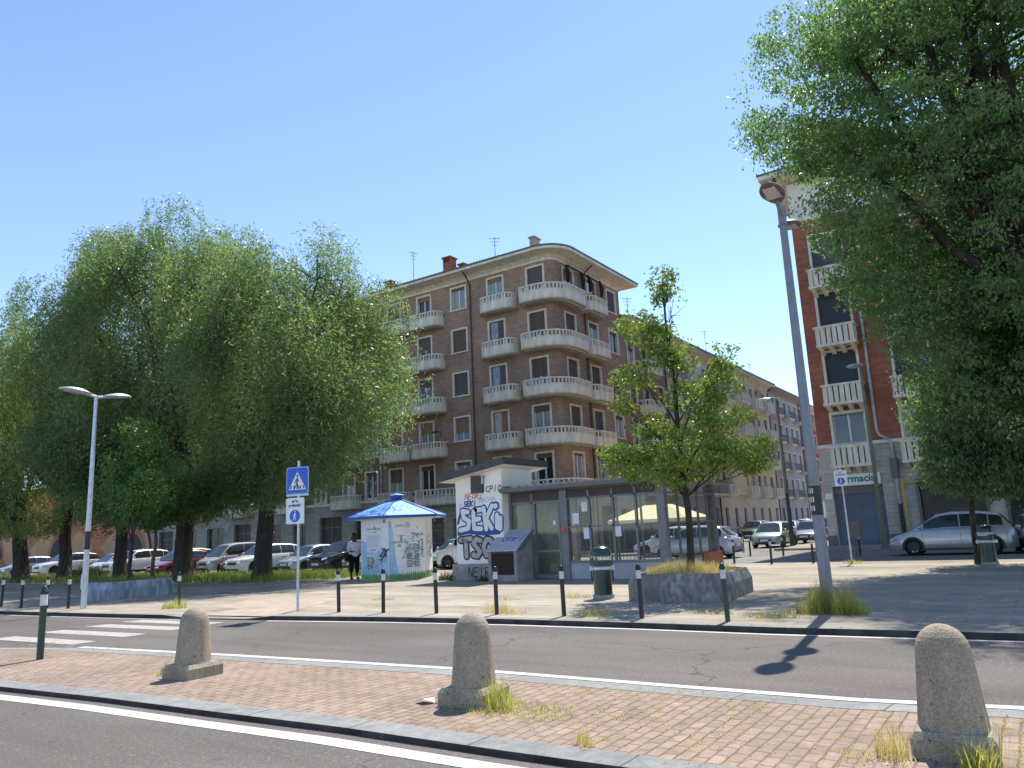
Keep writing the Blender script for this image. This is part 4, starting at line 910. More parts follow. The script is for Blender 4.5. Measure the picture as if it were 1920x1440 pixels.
t=sign_post(-5.55,28.5,3.3,rad(10),'plain post with an area pedonale plate before the pharmacy'); area_plate(t,2.64,.42,.54,-.02)
# no entry sign glimpsed between the left trunks
t=sign_post(-46.2,36.5,2.6,.5,'thin post with red no entry disc between the left tree trunks'); b=MB(); plate(b,circ(0,2.35,.3),-.06,-.045,0); q=b.build('red_disc',M['ink_red'],t); b=MB(); plate(b,[(-.2,2.3),(.2,2.3),(.2,2.4),(-.2,2.4)],-.065,-.06,0); b.build('white_bar',M['sign_white'],q)
# parking ticket box on a post
t=empty('litter_bin',(-6.2,33.0,PZ),.2,'small dark box bin on a post beside the right lamp pole','litter bin'); b=MB(); b.tube([(0,0,0),(0,0,1.2)],.035,8); b.build('post',M['metal_dark'],t); b=MB(); b.prism([(-.22,-.18),(.22,-.18),(.25,0),(.22,.18),(-.22,.18),(-.25,0)],.75,1.32); b.prism([(-.24,-.2),(.24,-.2),(.27,0),(.24,.2),(-.24,.2),(-.27,0)],1.32,1.40); b.build('bin_body',M['lamp_dark'],t)
# ------------------------------------------------------------------ green litter bins
def green_bin(x,y,label,rz=0):
    t=empty('trash_bin',(x,y,PZ),rz,label,'trash bin','domed green bins on the square'); t.scale=(.9,.9,.97)
    b=MB(); b.prism([(.27*math.cos(rad(a)),.27*math.sin(rad(a))) for a in range(0,360,45)],0,.09); b.build('base',M['plinth'],t)
    b=MB(); b.lathe(0,0,[(.235,.09),(.235,.66),(.25,.68),(.25,.72),(.232,.74),(.232,.86)],24); b.lathe(0,0,[(.232,.86),(.20,.86),(.19,.6),(0,.6)],24); b.build('drum',M['bin_green'],t)
    b=MB(); b.lathe(0,0,[(.242,.655),(.262,.675),(.262,.715),(.242,.735)],24); b.box(.25,-.05,.64,.31,.05,.74); b.box(-.31,-.05,.64,-.25,.05,.74); b.build('rim_band',M['galv'],t)
    b=MB()
    for sx in (-1,1): b.tube([(sx*.27,0,.40),(sx*.275,0,.9),(sx*.25,0,1.0)],.022,8)
    b.build('side_arm',M['bin_green'],t)
    b=MB(); b.lathe(0,0,[(.26,.97),(.262,1.0),(.245,1.08),(.20,1.15),(.13,1.19),(.06,1.205),(0,1.21)],24); b.lathe(0,0,[(.26,.97),(.24,.975),(.2,1.07),(0,1.12)],24); b.tube([(0,0,1.2),(0,0,1.26)],[.022,.012],8); b.build('hood',M['bin_green'],t)
    b=MB()
    for k in range(30):
        a=2*PI*k/30; b.tube([(.258*math.cos(a),.258*math.sin(a),.98),(.258*math.cos(a),.258*math.sin(a),.93)],.008,4)
    b.build('hood_fringe',M['galv'],t)
    return t
green_bin(-8.43,15.82,'green domed trash bin in front of the glass pavilion',rad(34)); green_bin(-1.44,26.9,'dark trash bin in the shade beside the silver people carrier',.3)
# ------------------------------------------------------------------ planters
def planter(name,label,poly,z,hm,ht,ins,mt):
    cx=sum(p[0] for p in poly)/len(poly); cy=sum(p[1] for p in poly)/len(poly)
    t=empty(name,(cx,cy,z),0,label,'planter'); P=[(x-cx,y-cy) for x,y in poly]; n=len(P)
    def sc(p,d): l=math.hypot(*p); return (p[0]*(1-d/l),p[1]*(1-d/l))
    b=MB(); R_=[[(*p,0) for p in P],[(*p,hm) for p in P],[(*sc(p,ins),ht) for p in P],[(*sc(p,ins+.14),ht) for p in P],[(*sc(p,ins+.16),ht-.2) for p in P]]
    for j in range(4): b.add(R_[j]+R_[j+1],[(k,(k+1)%n,n+(k+1)%n,n+k) for k in range(n)])
    b.build('basin',M[mt],t); b=MB(); b.add([(*sc(p,ins+.1),ht-.10) for p in P],[tuple(range(n))]); b.build('soil',M['verge'],t); return t
PR=[(-7.42,15.22),(-5.52,15.36),(-5.38,15.55),(-5.62,17.75),(-5.95,18.0),(-7.55,17.9),(-7.78,17.6),(-7.60,15.42)]
planter('stone_planter','big weathered concrete planter holding the slim tree and dry grass',PR,PZ,.33,.55,.12,'planter')
PL=[(-25.75,13.05),(-24.9,13.38),(-24.82,15.35),(-25.15,15.75),(-26.6,15.6),(-26.85,13.5)]
planter('stone_planter','pale grey stone planter beside the left street lamp',PL,PZ,.32,.56,.12,'planter_pale')
tuft('planter_grass','dry golden grass filling the big planter','grass',-6.6,16.6,PZ+.43,[(2600,0,0,.95,1.15,.42,.011,.5),(900,-.2,-.3,.7,.7,.50,.011,.6)],'drygrass')
tuft('planter_grass','grey green grass filling the left planter','grass',-25.8,14.4,PZ+.46,[(1500,0,0,.75,.95,.32,.012,.6)],'grass')
# ------------------------------------------------------------------ weeds
wl_=[('tall yellow green grass clump round the right lamp foot',-3.1,13.75,PZ,[(420,-.16,0,.20,.20,.68,.008,.40),(420,.20,-.02,.24,.22,.66,.008,.42),(220,-.30,0,.28,.20,.48,.008,.6),(140,.38,0,.24,.20,.45,.008,.7),(200,-.1,0,.75,.30,.14,.012,1.1)],'yellowgrass'),
('green and straw grass clump against the middle concrete bollard base',-4.42,6.10,IZ,[(200,0,-.05,.20,.12,.34,.006,.5),(420,.30,-.05,.55,.33,.09,.006,1.3),(60,.05,0,.2,.2,.5,.004,.5),(120,-.1,-.25,.5,.08,.05,.006,1.5)],'yellowgrass'),
('small bright grass tuft left of the far concrete bollard',-9.62,6.02,IZ,[(150,0,0,.16,.12,.24,.008,.5),(60,0,0,.25,.2,.08,.01,.9)],'yellowgrass'),
('dry weeds at the left foot of the nearest concrete bollard',-1.05,5.98,IZ,[(130,0,0,.12,.12,.30,.006,.5),(120,-.1,-.1,.25,.2,.08,.008,.9)],'drygrass'),
('barley like green grass tuft before the nearest concrete bollard',-.55,5.80,IZ,[(160,0,0,.10,.09,.26,.009,.55),(40,.1,.1,.3,.2,.5,.003,.3)],'yellowgrass'),
('yellow grass at the foot of the far kerb bollard by the crossing',-19.1,12.0,PZ,[(260,0,0,.40,.25,.32,.010,.6)],'yellowgrass'),
('dry grass around the bollard before the sloping vent box',-9.0,12.7,PZ,[(150,-.25,.1,.3,.3,.40,.006,.3),(160,.15,0,.35,.25,.16,.01,.9)],'drygrass'),
('low grass tuft right of the bollard beside the green bin',-7.0,12.75,PZ,[(160,0,0,.35,.25,.22,.009,.8)],'yellowgrass'),
('grass patch on the paving before the rusty footed bollard',-3.9,13.1,PZ,[(220,0,0,.45,.25,.14,.010,.9)],'yellowgrass'),
('flat straw grass patch between the lamp clump and planter',-5.0,13.4,PZ,[(160,0,0,.5,.2,.10,.010,1.0)],'drygrass'),
('grass tuft beside the green bin foot',-9.2,15.9,PZ,[(150,0,0,.4,.2,.13,.010,.9)],'yellowgrass'),
('low grass tuft on the paving left of the bin',-10.6,15.2,PZ,[(90,0,0,.35,.2,.09,.010,1.0)],'yellowgrass'),
('grass tuft on the paving in front of the water kiosk',-14.3,14.8,PZ,[(130,0,0,.4,.2,.10,.010,1.0)],'yellowgrass'),
('dry tuft at the island kerb edge in the foreground',-3.1,5.35,IZ,[(70,0,0,.10,.07,.16,.006,.6)],'drygrass'),
('leafy weeds at the left corner of the graffiti tower',-17.6,21.5,PZ,[(260,0,0,.45,.25,.45,.02,.7)],'shrub'),
('leafy weeds between the graffiti tower and vent box',-15.7,21.0,PZ,[(130,0,0,.3,.15,.28,.02,.7)],'shrub'),
('low green weeds on the right foreground paving by the kerb',.35,13.4,PZ,[(160,0,0,.4,.25,.2,.012,.9)],'grass'),
('grass tuft at the foot of the second sign post',-5.5,28.4,PZ,[(120,0,0,.3,.2,.2,.012,.8)],'yellowgrass')]
for lb,x,y,z,parts,mt in wl_: tuft('weed_tuft',lb,'weeds',x,y,z,parts,mt)
Vs=[]
for _ in range(800):
    x=RNG.uniform(-4.6,1.5); y=RNG.uniform(5.1,7.4); x=round(x/.112)*.112+RNG.normal(0,.006)
    if RNG.random()>.25+.75*(math.sin(x*1.7+y)*.5+.5): continue
    Vs.append(blades(int(RNG.integers(3,11)),x,y,IZ,.025,.07,.035,.007,1.2))
for _ in range(60):
    Vs.append(blades(6,RNG.uniform(-16,-5),RNG.uniform(6.7,7.2),IZ,.05,.03,.04,.007,1.2))
o=link('paver_weeds',blade_mesh('paver_weeds',Vs,LM['drygrass'])); tag(o,'tiny dry weeds growing in the joints of the brick island','weeds',kind='stuff')
Vs=[]
n=15000; x=RNG.uniform(-70,-26.3,n); y=RNG.uniform(20.3,25,n)
Vs.append(blades_at(x,y,np.full(n,PZ),RNG.uniform(.08,.40,n),.03,.8))
n=5000; x=RNG.uniform(-34,-24.2,n); y=RNG.uniform(22,25.6,n); Vs.append(blades_at(x,y,np.full(n,PZ),RNG.uniform(.1,.34,n),.025,.7))
o=link('verge_grass',blade_mesh('verge_grass',Vs,LM['grass'])); tag(o,'green grass verge under the willows','grass',kind='stuff')
o=tuft('low_shrub','dark leafy shrub at the foot of the left willows','shrub',-44.0,22.3,PZ,[(700,0,0,1.2,.8,1.1,.05,.7)],'shrub')
b=MB(); b.add([(-5.33,5.95,IZ+.01),(-5.2,5.92,IZ+.05),(-5.12,6.0,IZ+.015),(-5.18,6.06,IZ+.04),(-5.3,6.05,IZ+.02)],[(0,1,4),(1,2,3),(1,3,4)]); b.add([(-5.15,6.0,IZ+.01),(-5.06,6.02,IZ+.03),(-5.1,6.07,IZ+.01)],[(0,1,2)]); tag(b.build('litter_scrap',M['litter']),'crumpled white plastic scrap by the middle concrete bollard','litter')
# ------------------------------------------------------------------ graffiti strokes
def stroke(b,pts,wd,y,mi=0,n=6):
    for k,(p,q) in enumerate(zip(pts,pts[1:])):
        dx,dz=q[0]-p[0],q[1]-p[1]; l=math.hypot(dx,dz) or 1e-6; nx,nz=-dz/l*wd/2,dx/l*wd/2; yy=y-.0004*k
        b.add([(p[0]+nx,yy,p[1]+nz),(q[0]+nx,yy,q[1]+nz),(q[0]-nx,yy,q[1]-nz),(p[0]-nx,yy,p[1]-nz)],[(0,1,2,3)],mi)
    for k,p in enumerate(pts):
        b.add([(p[0]+wd/2*math.cos(2*PI*j/10),y-.0002-.0004*k,p[1]+wd/2*math.sin(2*PI*j/10)) for j in range(10)],[tuple(range(10))],mi)
GL={'N':[[(0,0),(0,1),(.7,0),(.7,1)]],'E':[[(.7,1),(0,1),(0,0),(.7,0)],[(0,.5),(.55,.5)]],'O':[[(.35,1),(0,.7),(0,.3),(.35,0),(.7,.3),(.7,.7),(.35,1)]],'R':[[(0,0),(0,1),(.6,.95),(.6,.6),(0,.5),(.7,0)]],'Z':[[(0,1),(.7,1),(0,0),(.7,0)]],'A':[[(0,0),(.35,1),(.7,0)],[(.15,.4),(.55,.4)]],'C':[[(.7,.85),(.35,1),(0,.6),(0,.3),(.35,0),(.7,.15)]],'H':[[(0,0),(0,1)],[(.7,0),(.7,1)],[(0,.5),(.7,.5)]],'P':[[(0,0),(0,1),(.6,.9),(.6,.55),(0,.45)]],'I':[[(.3,0),(.35,1)]],'K':[[(0,0),(0,1)],[(.7,1),(0,.45),(.7,0)]],'S':[[(.7,.9),(.3,1),(0,.8),(.15,.55),(.6,.42),(.7,.2),(.35,0),(0,.1)]],'T':[[(0,1),(.8,1)],[(.4,1),(.4,0)]],'e':[[(0,.35),(.55,.4),(.5,.6),(.2,.6),(0,.35),(.2,0),(.55,.1)]],'D':[[(0,0),(0,1),(.5,.9),(.7,.5),(.5,.1),(0,0)]],'i':[[(.25,0),(.3,.6)],[(.31,.85),(.33,.9)]],' ':[]}
def tagline(b,s,x,z,h,wd,y,mi=0,sl=.15,sp=.95,jit=.03):
    for ch_ in s:
        for st_ in GL.get(ch_,[]): stroke(b,[(x+h*(p[0]*.8+sl*p[1])+random.uniform(-jit,jit)*h,z+h*p[1]+random.uniform(-jit,jit)*h) for p in st_],wd,y,mi)
        x+=h*sp*.85 if ch_!=' ' else h*.5
# ------------------------------------------------------------------ graffiti tower
L=(-16.15,22.4,PZ); TW=empty('utility_tower',L,0,'white rendered utility tower covered with blue and silver graffiti under a dark slanted roof','tower')
X0,X1,Y0,Y1=-17.15,-15.13,21.5,23.45
tz=lambda x:3.86+(x-X1)*.15
b=MB(); P=[(X0,Y0),(X1,Y0),(X1,Y1),(X0,Y1)]
b.add([(x,y,PZ) for x,y in P]+[(x,y,tz(x)) for x,y in P],[(0,1,5,4),(1,2,6,5),(2,3,7,6),(3,0,4,7)]); b.build('wall',M['white_wall'],TW,L)
b=MB(); b.box(X0-.16,Y0-.10,PZ,X1+.05,Y1+.05,.64); b.build('plinth',M['plinth'],TW,L)
b=MB(); P=[(X0-.42,Y0-.45),(X1+.42,Y0-.45),(X1+.42,Y1+.5),(X0-.42,Y1+.5)]
b.add([(x,y,tz(x)+.005) for x,y in P],[(0,1,2,3)],1); b.add([(x,y,tz(x)+.01) for x,y in P]+[(x,y,tz(x)+.25) for x,y in P],[(0,1,5,4),(1,2,6,5),(2,3,7,6),(3,0,4,7),(4,5,6,7)],0)
b.build('roof',[M['roof_dark'],M['white_wall']],TW,L)
b=MB(); b.box(-16.44,Y0-.03,3.06,-15.88,Y0+.01,3.66,1)
for k in range(9): z=3.08+.064*k; b.add([(-16.42,Y0-.03,z+.055),(-15.90,Y0-.03,z+.055),(-15.90,Y0-.075,z),(-16.42,Y0-.075,z)],[(0,1,2,3)],0)
b.build('louvre',[M['vent'],M['dark']],TW,L)
b=MB(); b.box(-15.9,Y0-.12,3.35,-15.86,Y0-.05,3.66); b.tube([(-15.86,Y0,3.6),(-15.72,Y0-.16,3.6)],.02,6); b.build('flood_lamp',M['galv'],TW,L)
y=Y0-.004
b=MB()   # big lettering: outline under fill
big=[[(-16.62,2.42),(-16.86,2.46),(-16.80,2.22),(-16.56,2.10),(-16.62,1.86),(-16.98,1.80)],[(-16.28,2.46),(-16.38,2.40),(-16.36,1.84),(-16.06,1.82)],[(-16.36,2.14),(-16.12,2.16)],[(-16.28,2.46),(-16.06,2.48)],[(-15.92,2.52),(-15.84,1.80)],[(-15.56,2.58),(-15.82,2.16),(-15.60,1.82)],[(-15.36,2.26),(-15.38,1.86),(-15.24,1.80),(-15.22,2.16)]]
for st_ in big: stroke(b,st_,.27,y)
stroke(b,[(-15.42,2.56),(-15.40,2.57)],.32,y); stroke(b,[(-17.05,1.68),(-16.6,1.74),(-16.0,1.66),(-15.3,1.68)],.15,y-.003); stroke(b,[(-17.08,2.05),(-16.95,2.4)],.10,y)
tagline(b,'SEKI',-16.78,2.62,.17,.05,y-.001)
b.build('graffiti',M['ink_blue'],TW,L)
b=MB()
for st_ in big: stroke(b,st_,.165,y-.012)
stroke(b,[(-15.42,2.56),(-15.40,2.57)],.18,y-.012); b.build('graffiti_fill',M['ink_white'],TW,L)
tso=[[(-16.98,1.46),(-16.52,1.50)],[(-16.75,1.46),(-16.73,.90)],[(-16.10,1.42),(-16.28,1.48),(-16.42,1.34),(-16.26,1.18),(-16.12,1.04),(-16.24,.90),(-16.44,.94)],[(-15.84,1.46),(-15.98,1.2),(-15.88,.92),(-15.68,.94),(-15.58,1.2),(-15.66,1.42),(-15.84,1.46)]]
b=MB()
for st_ in tso: stroke(b,st_,.29,y-.002)
tagline(b,'CPIO',-15.80,3.06,.21,.032,y-.002); tagline(b,'Ne',-15.62,.68,.16,.03,y-.002); tagline(b,'NEIRK A',-16.62,.22,.30,.035,Y0-.106)
b.build('graffiti',M['ink_black'],TW,L)
b=MB()
for st_ in tso: stroke(b,st_,.165,y-.016)
b.build('graffiti_fill',M['ink_grey'],TW,L)
b=MB(); tagline(b,'P',-16.92,1.36,.16,.025,y-.020); tagline(b,'III',-16.80,1.36,.12,.02,y-.020,sp=.5); b.build('graffiti',M['ink_black'],TW,L)
b=MB(); tagline(b,'NEORZ',-16.75,2.86,.20,.025,y-.002,sl=.3); b.build('graffiti',M['ink_red'],TW,L)
b=MB(); tagline(b,'NACHO',-16.10,2.72,.17,.02,y-.002); tagline(b,'P',-17.0,2.5,.2,.02,y-.002); b.build('graffiti',M['ink_pale'],TW,L)
# ------------------------------------------------------------------ vent box with slanted lid
L=(-14.8,21.4,PZ); VB=empty('vent_box',L,0,'low cement vent box with louvred front and tagged slanted lid','vent box')
x0,x1,y0,y1=-15.38,-14.22,20.9,21.32
b=MB(); b.box(x0,y0,PZ,x0+.12,y1,1.06); b.box(x1-.12,y0,PZ,x1,y1,1.06); b.box(x0+.12,y0,PZ,x1-.12,y1,.28); b.box(x0+.12,y0+.12,.28,x1-.12,y1,1.06); 
b.add([(x1,y1,PZ),(x1,21.85,PZ),(x1,21.85,1.5),(x1,y1,1.06)],[(0,1,2,3)]); b.add([(x1-.002,y0,1.06),(x1-.002,21.85,1.06),(x1-.002,21.85,1.68)],[(0,1,2)],1); b.build('casing',[M['plinth'],M['metal_grey']],VB,L)
b=MB()
for k in range(13): z=.30+.052*k; b.add([(x0+.12,y0+.02,z+.045),(x1-.12,y0+.02,z+.045),(x1-.12,y0+.06,z),(x0+.12,y0+.06,z)],[(0,1,2,3)])
b.box(x0+.12,y0+.015,.97,x1-.12,y0+.05,1.05); b.build('louvre',M['wood_dark'],VB,L)
b=MB(); b.add([(x0-.05,y0-.06,1.05),(x1+.03,y0-.06,1.05),(x1+.03,21.86,1.72),(x0-.05,21.86,1.72),(x0-.05,y0-.06,1.08),(x1+.03,y0-.06,1.08),(x1+.03,21.86,1.75),(x0-.05,21.86,1.75)],[(0,1,2,3),(4,5,6,7),(0,1,5,4),(1,2,6,5),(2,3,7,6),(3,0,4,7)]); lid=b.build('lid',mat('pale lid metal',(.40,.42,.47),.5,var=.1),VB,L)
b=MB(); b.T=Matrix.Translation((-14.8-L[0],21.38-L[1],1.435-L[2]))@Matrix.Rotation(math.atan2(.67,.92)-PI/2,4,'X')
tagline(b,'SEKI',-.36,-.22,.30,.035,-.006,sl=.35,sp=.9); stroke(b,[(-.4,-.32),(.1,-.30),(.35,-.32)],.022,-.006); b.build('graffiti',M['ink_blue'],lid)
b=MB(); b.T=Matrix.Translation((-14.8-L[0],21.38-L[1],1.435-L[2]))@Matrix.Rotation(math.atan2(.67,.92)-PI/2,4,'X'); tagline(b,'PIIIA',-.1,.12,.26,.02,-.006,sl=.3); b.build('graffiti',M['ink_pale'],lid)
# ------------------------------------------------------------------ glass pavilion
L=(-12.2,24,PZ); PV=empty('glass_pavilion',L,0,'grey steel and glass pavilion with corrugated roof and low tagged wall','pavilion')
xa,xb,ya,yb=-15.1,-9.35,21.9,26.3
for q in ((-13.05,ya-.08,PZ,-12.78,ya+.16,2.98),(-9.62,ya-.08,PZ+.5,-9.35,ya+.16,2.98),(-9.60,yb-.2,PZ,-9.35,yb,2.98),(xa,yb-.2,PZ,xa+.2,yb,2.98)):
    b=MB(); b.box(*q); b.build('post',M['metal_grey'],PV,L)
b=MB()
for x in (-15.05,-14.17): b.box(x-.035,ya-.04,PZ,x+.035,ya+.06,2.9)
for x in (-11.99,-11.14,-10.34): b.box(x-.035,ya-.04,.60,x+.035,ya+.06,2.9)
for x in (-14.1,-13.12): b.box(x-.04,ya-.05,PZ,x+.04,ya+.05,2.6)
b.box(-14.06,ya-.05,.02+PZ,-13.16,ya+.05,.16+PZ); b.box(-14.06,ya-.05,.95,-13.16,ya+.05,1.03); b.box(-15,ya-.04,2.56,-13.06,ya+.05,2.64)
b.box(-12.78,ya-.04,1.70,-9.62,ya+.05,1.76); b.box(-12.78,ya-.05,.58,-9.62,ya+.07,.66); b.box(-12.78,ya-.04,2.62,-9.62,ya+.05,2.68); b.box(-15.0,ya-.04,1.70,-14.2,ya+.04,1.75)
for y in (22.9,23.75,24.6,25.45): b.box(-9.42,y-.03,.6,-9.35,y+.03,2.9)
b.box(-9.43,ya+.16,1.70,-9.36,yb-.2,1.76); b.box(-9.43,ya+.16,.58,-9.35,yb-.2,.66); b.box(-9.43,ya+.16,2.62,-9.36,yb-.2,2.68)
for x in (-14.2,-13.2,-12.2,-11.2,-10.3): b.box(x-.03,yb-.08,PZ,x+.03,yb,2.9)
b.box(xa+.2,yb-.08,1.70,-9.6,yb,1.76); b.box(xa+.2,yb-.08,.58,-9.6,yb,.66); b.build('frame',M['metal_grey'],PV,L)
b=MB()
def louv(b,x0,x1,y,z0,z1):
    n=7
    for k in range(n): z=z0+(z1-z0)*k/n; b.add([(x0,y,z+.035),(x1,y,z+.035),(x1,y-.03,z),(x0,y-.03,z)],[(0,1,2,3)])
    b.quad((x0,y+.03,z0),(x1,y+.03,z0),(x1,y+.03,z1),(x0,y+.03,z1))
louv(b,-15.0,-13.06,ya,2.66,2.96); louv(b,-12.77,-9.63,ya,2.68,2.96); b.build('louvre_band',M['vent'],PV,L)
b=MB(); b.box(xa-.05,ya-.42,2.97,-9.05,yb+.3,3.08); b.sweep([(xa-.05,ya-.42),(-9.05,ya-.42),(-9.05,yb+.3)],[(.0,2.98),(.12,3.0),(.14,3.12),(.0,3.12)]); b.build('gutter',M['metal_dark'],PV,L)
b=MB(); b.add([(xa-.05,ya-.40,3.13),(-9.05,ya-.40,3.13),(-9.05,yb+.3,3.30),(xa-.05,yb+.3,3.30),(xa-.05,ya-.4,3.09),(-9.05,ya-.4,3.09)],[(0,1,2,3),(4,5,1,0)])
for k in range(19):
    x=xa+.1+.32*k
    if x<-9.1: b.add([(x-.06,ya-.47,3.12),(x+.06,ya-.47,3.12),(x+.03,ya-.47,3.20),(x-.03,ya-.47,3.20),(x-.06,yb+.3,3.29),(x+.06,yb+.3,3.29),(x+.03,yb+.3,3.37),(x-.03,yb+.3,3.37)],[(0,1,2,3),(0,4,7,3),(1,5,6,2),(3,2,6,7)])
b.build('corrugated_roof',M['metal_grey'],PV,L)
b=MB(); b.box(-12.78,ya-.02,PZ,-9.37,ya+.14,.58); b.box(-9.52,ya+.14,PZ,-9.37,24.6,.58); lw=b.build('low_wall',mat('pale grey painted wall',(.40,.39,.42),.85,var=.15,scale=2),PV,L)
b=MB(); b.box(-9.55,24.62,PZ,-9.3,26.4,.72); b.build('brick_wall_stub',M['chim'],PV,L)
b=MB(); tagline(b,'DiS',-11.0,.16,.34,.035,ya-.026,sl=.2,sp=1.3); b.build('graffiti',M['ink_black'],lw)
b=MB()
for x0,x1,z0,z1 in [(-15.0,-14.2,.66,2.56),(-14.06,-13.16,1.03,2.56),(-14.06,-13.16,.25,.95),(-12.76,-12.03,.66,2.62),(-11.95,-11.18,.66,2.62),(-11.1,-10.38,.66,2.62),(-10.30,-9.64,.66,2.62)]: b.quad((x0,ya+.01,z0),(x1,ya+.01,z0),(x1,ya+.01,z1),(x0,ya+.01,z1))
b.quad((-9.40,ya+.16,.66),(-9.40,yb-.2,.66),(-9.40,yb-.2,2.62),(-9.40,ya+.16,2.62))
b.build('glass_panes',M['clear'],PV,L)
for cx,cz,w_,h_ in [(-12.5,2.0,.24,.34),(-12.16,2.36,.22,.30),(-12.13,1.52,.22,.36),(-11.0,1.55,.22,.34),(-13.32,1.9,.1,.14)]:
    b=MB(); b.box(cx-w_/2,ya-.012,cz-h_/2,cx+w_/2,ya-.005,cz+h_/2); b.build('paper_notice',M['paper'],PV,L)
b=MB()
b.tube([(-12.7,23.2,PZ),(-12.7,23.2,1.1),(-10.2,23.2,.75),(-9.8,23.2,.75)],.025,6)
for k in range(22): x=-12.7+.13*k; b.tube([(x,23.2,PZ),(x,23.2,1.05-.13*.13*k if False else 1.1-.14*(.13*k))],.01,4,0,False)
b.build('stair_railing',M['metal_dark'],PV,L)
b=MB(); b.box(xa,ya+1.5,PZ,-13.9,ya+1.6,2.9); b.build('inner_wall',mat('beige inner wall',(.40,.39,.31),.85),PV,L)
b=MB(); b.box(-13.02,ya-.1,1.55,-12.86,ya-.085,1.75); b.build('red_box',M['ink_red'],PV,L)
# ------------------------------------------------------------------ water kiosk
C=Vector((-21.35,22.95)); v=C.normalized(); rt=Vector((v.y,-v.x)); R=1.46; ph0=rad(-16)
L=(C.x,C.y,PZ); WK=empty('water_kiosk',L,0,'hexagonal white drinking water kiosk with leaf prints and blue metal roof','kiosk')
def vert(k,r): a=ph0+rad(60*k); q=rt*math.cos(a)*r-v*math.sin(a)*r; return (q.x,q.y)
hx=[vert(k,R) for k in range(6)]
b=MB(); n=6
b.add([(*p,0) for p in hx]+[(*p,2.30) for p in hx],[(k,(k+1)%n,n+(k+1)%n,n+k) for k in range(n)]); b.build('body',M['kiosk_white'],WK)
def facem(k):
    p=Vector((*hx[k],0)); q=Vector((*hx[(k+1)%6],0)); mid=(p+q)/2; out=mid.normalized(); u=Vector((-out.y,out.x,0))  # u to the right when seen from outside
    m=Matrix.Identity(4)
    for i in range(3): m[i][0]=u[i]; m[i][1]=-out[i]; m[i][3]=mid[i]
    m[2][2]=1; return m,math.atan2(u.y,u.x),(p-q).length
F0,a0,fw=facem(0); F1,a1,_=facem(1); F2,a2,_=facem(2)   # 0 narrow right face, 1 main face, 2 text face
hwf=fw/2
b=MB(); b.T=F2; plate(b,[(-hwf+.02,.02),(hwf-.02,.02),(hwf-.02,1.15),(-.1,1.35),(-hwf+.02,1.5)],-.004,0); b.T=F1; plate(b,[(-hwf+.02,.02),(-.3,.02),(-.45,.9),(-.5,1.5),(-.62,2.2),(-hwf+.02,2.2)],-.004,0); plate(b,[(-.45,1.92),(-.12,1.92),(-.12,2.12),(-.45,2.12)] if False else [(-.04,1.93),(.14,1.93),(.14,2.13),(-.04,2.13)],-.006,0); b.build('sky_print',M['kiosk_sky'],WK)
b=MB(); b.T=F2; plate(b,[(-.42,1.05),(.35,1.05),(.35,1.72),(-.42,1.72)],-.008,-.004); b.build('text_panel',M['paper'],WK)
b=MB(); b.T=F2
for r_ in range(9): plate(b,[(-.36,1.66-.05*r_),(.28-.05*(r_%3),1.66-.05*r_),(.28-.05*(r_%3),1.645-.05*r_),(-.36,1.645-.05*r_)],-.010,-.008)
plate(b,[(-.2,1.10),(.1,1.10),(.1,1.16),(-.2,1.16)],-.010,-.008); b.build('text_lines',M['print_grey'],WK)
def wtext(s,F,a,u,z,size,mt):
    p=F@Vector((u,-.010,z)); return text('lettering',s,size,M[mt],WK,p,a,bold=.003)
wtext('punto',F2,a2,-.25,1.93,.14,'print_grey'); wtext('acqua',F2,a2,.2,1.93,.14,'print_grey'); wtext('punto',F1,a1,-.26,2.02,.16,'print_grey')
b=MB(); b.T=F2; plate(b,[(-.03,1.9),(.05,1.9),(.01,2.06)],-.010,-.004); plate(b,[(-.12,1.80),(.14,1.82),(.14,1.80),(-.12,1.78)],-.010,-.004); b.build('drop_logo',M['print_dark'],WK)
b=MB(); b.T=F1
for q in ([(-.62,1.42),(-.05,1.42),(.05,1.36),(.08,1.26),(.0,1.26),(-.06,1.34),(-.62,1.34)],[(-.26,1.42),(-.18,1.42),(-.18,1.6),(-.26,1.6)],[(-.36,1.6),(-.08,1.6),(-.08,1.64),(-.36,1.64)],[(-.06,1.2),(.14,1.2),(.2,.85),(.12,.76),(-.04,.78),(-.02,1.0)]): plate(b,q,-.007,-.004)
b.build('tap_print',M['ink_pale'],WK)
for mt_,cnt,nm in (('leaf_print',120,'leaf_print'),('leaf_print2',95,'leaf_print')):
    b=MB()
    for i in range(cnt):
        fm_=random.random(); b.T=F1 if fm_<.6 else (F0 if fm_<.75 else F2)
        if b.T is F1: u,z=random.gauss(.30,.34),random.gauss(1.22,.27)
        elif b.T is F0: u,z=random.uniform(-.6,.6),random.uniform(.75,1.6)
        else: u,z=random.gauss(.1,.35),random.gauss(.6,.2)
        u=max(-hwf+.1,min(hwf-.1,u)); l_=random.uniform(.045,.115); a=random.uniform(0,PI); c_,s_=math.cos(a),math.sin(a); w_=l_*.5
        plate(b,[(u+l_*c_,z+l_*s_),(u-w_*s_*.6,z+w_*c_*.6),(u-l_*.8*c_,z-l_*.8*s_),(u+w_*s_*.6,z-w_*c_*.6)],-.0085-.0002*i*.1,-.004)
    b.build(nm,M[mt_],WK)
b=MB()
for F_ in (F0,F1,F2):
    b.T=F_; P=[(-hwf+.01,.005)]
    m_=34
    P2=[]
    for k in range(m_+1):
        u=-hwf+.01+(2*hwf-.02)*k/m_; P2.append((u,.17+random.uniform(.03,.13) if k%2 else .15+random.uniform(-.03,.03)))
    for (u0,z0),(u1,z1) in zip(P2,P2[1:]): plate(b,[(u0,.005),(u1,.005),(u1,z1),(u0,z0)],-.011,-.004)
b.build('grass_print',M['grass_print'],WK)
b=MB()
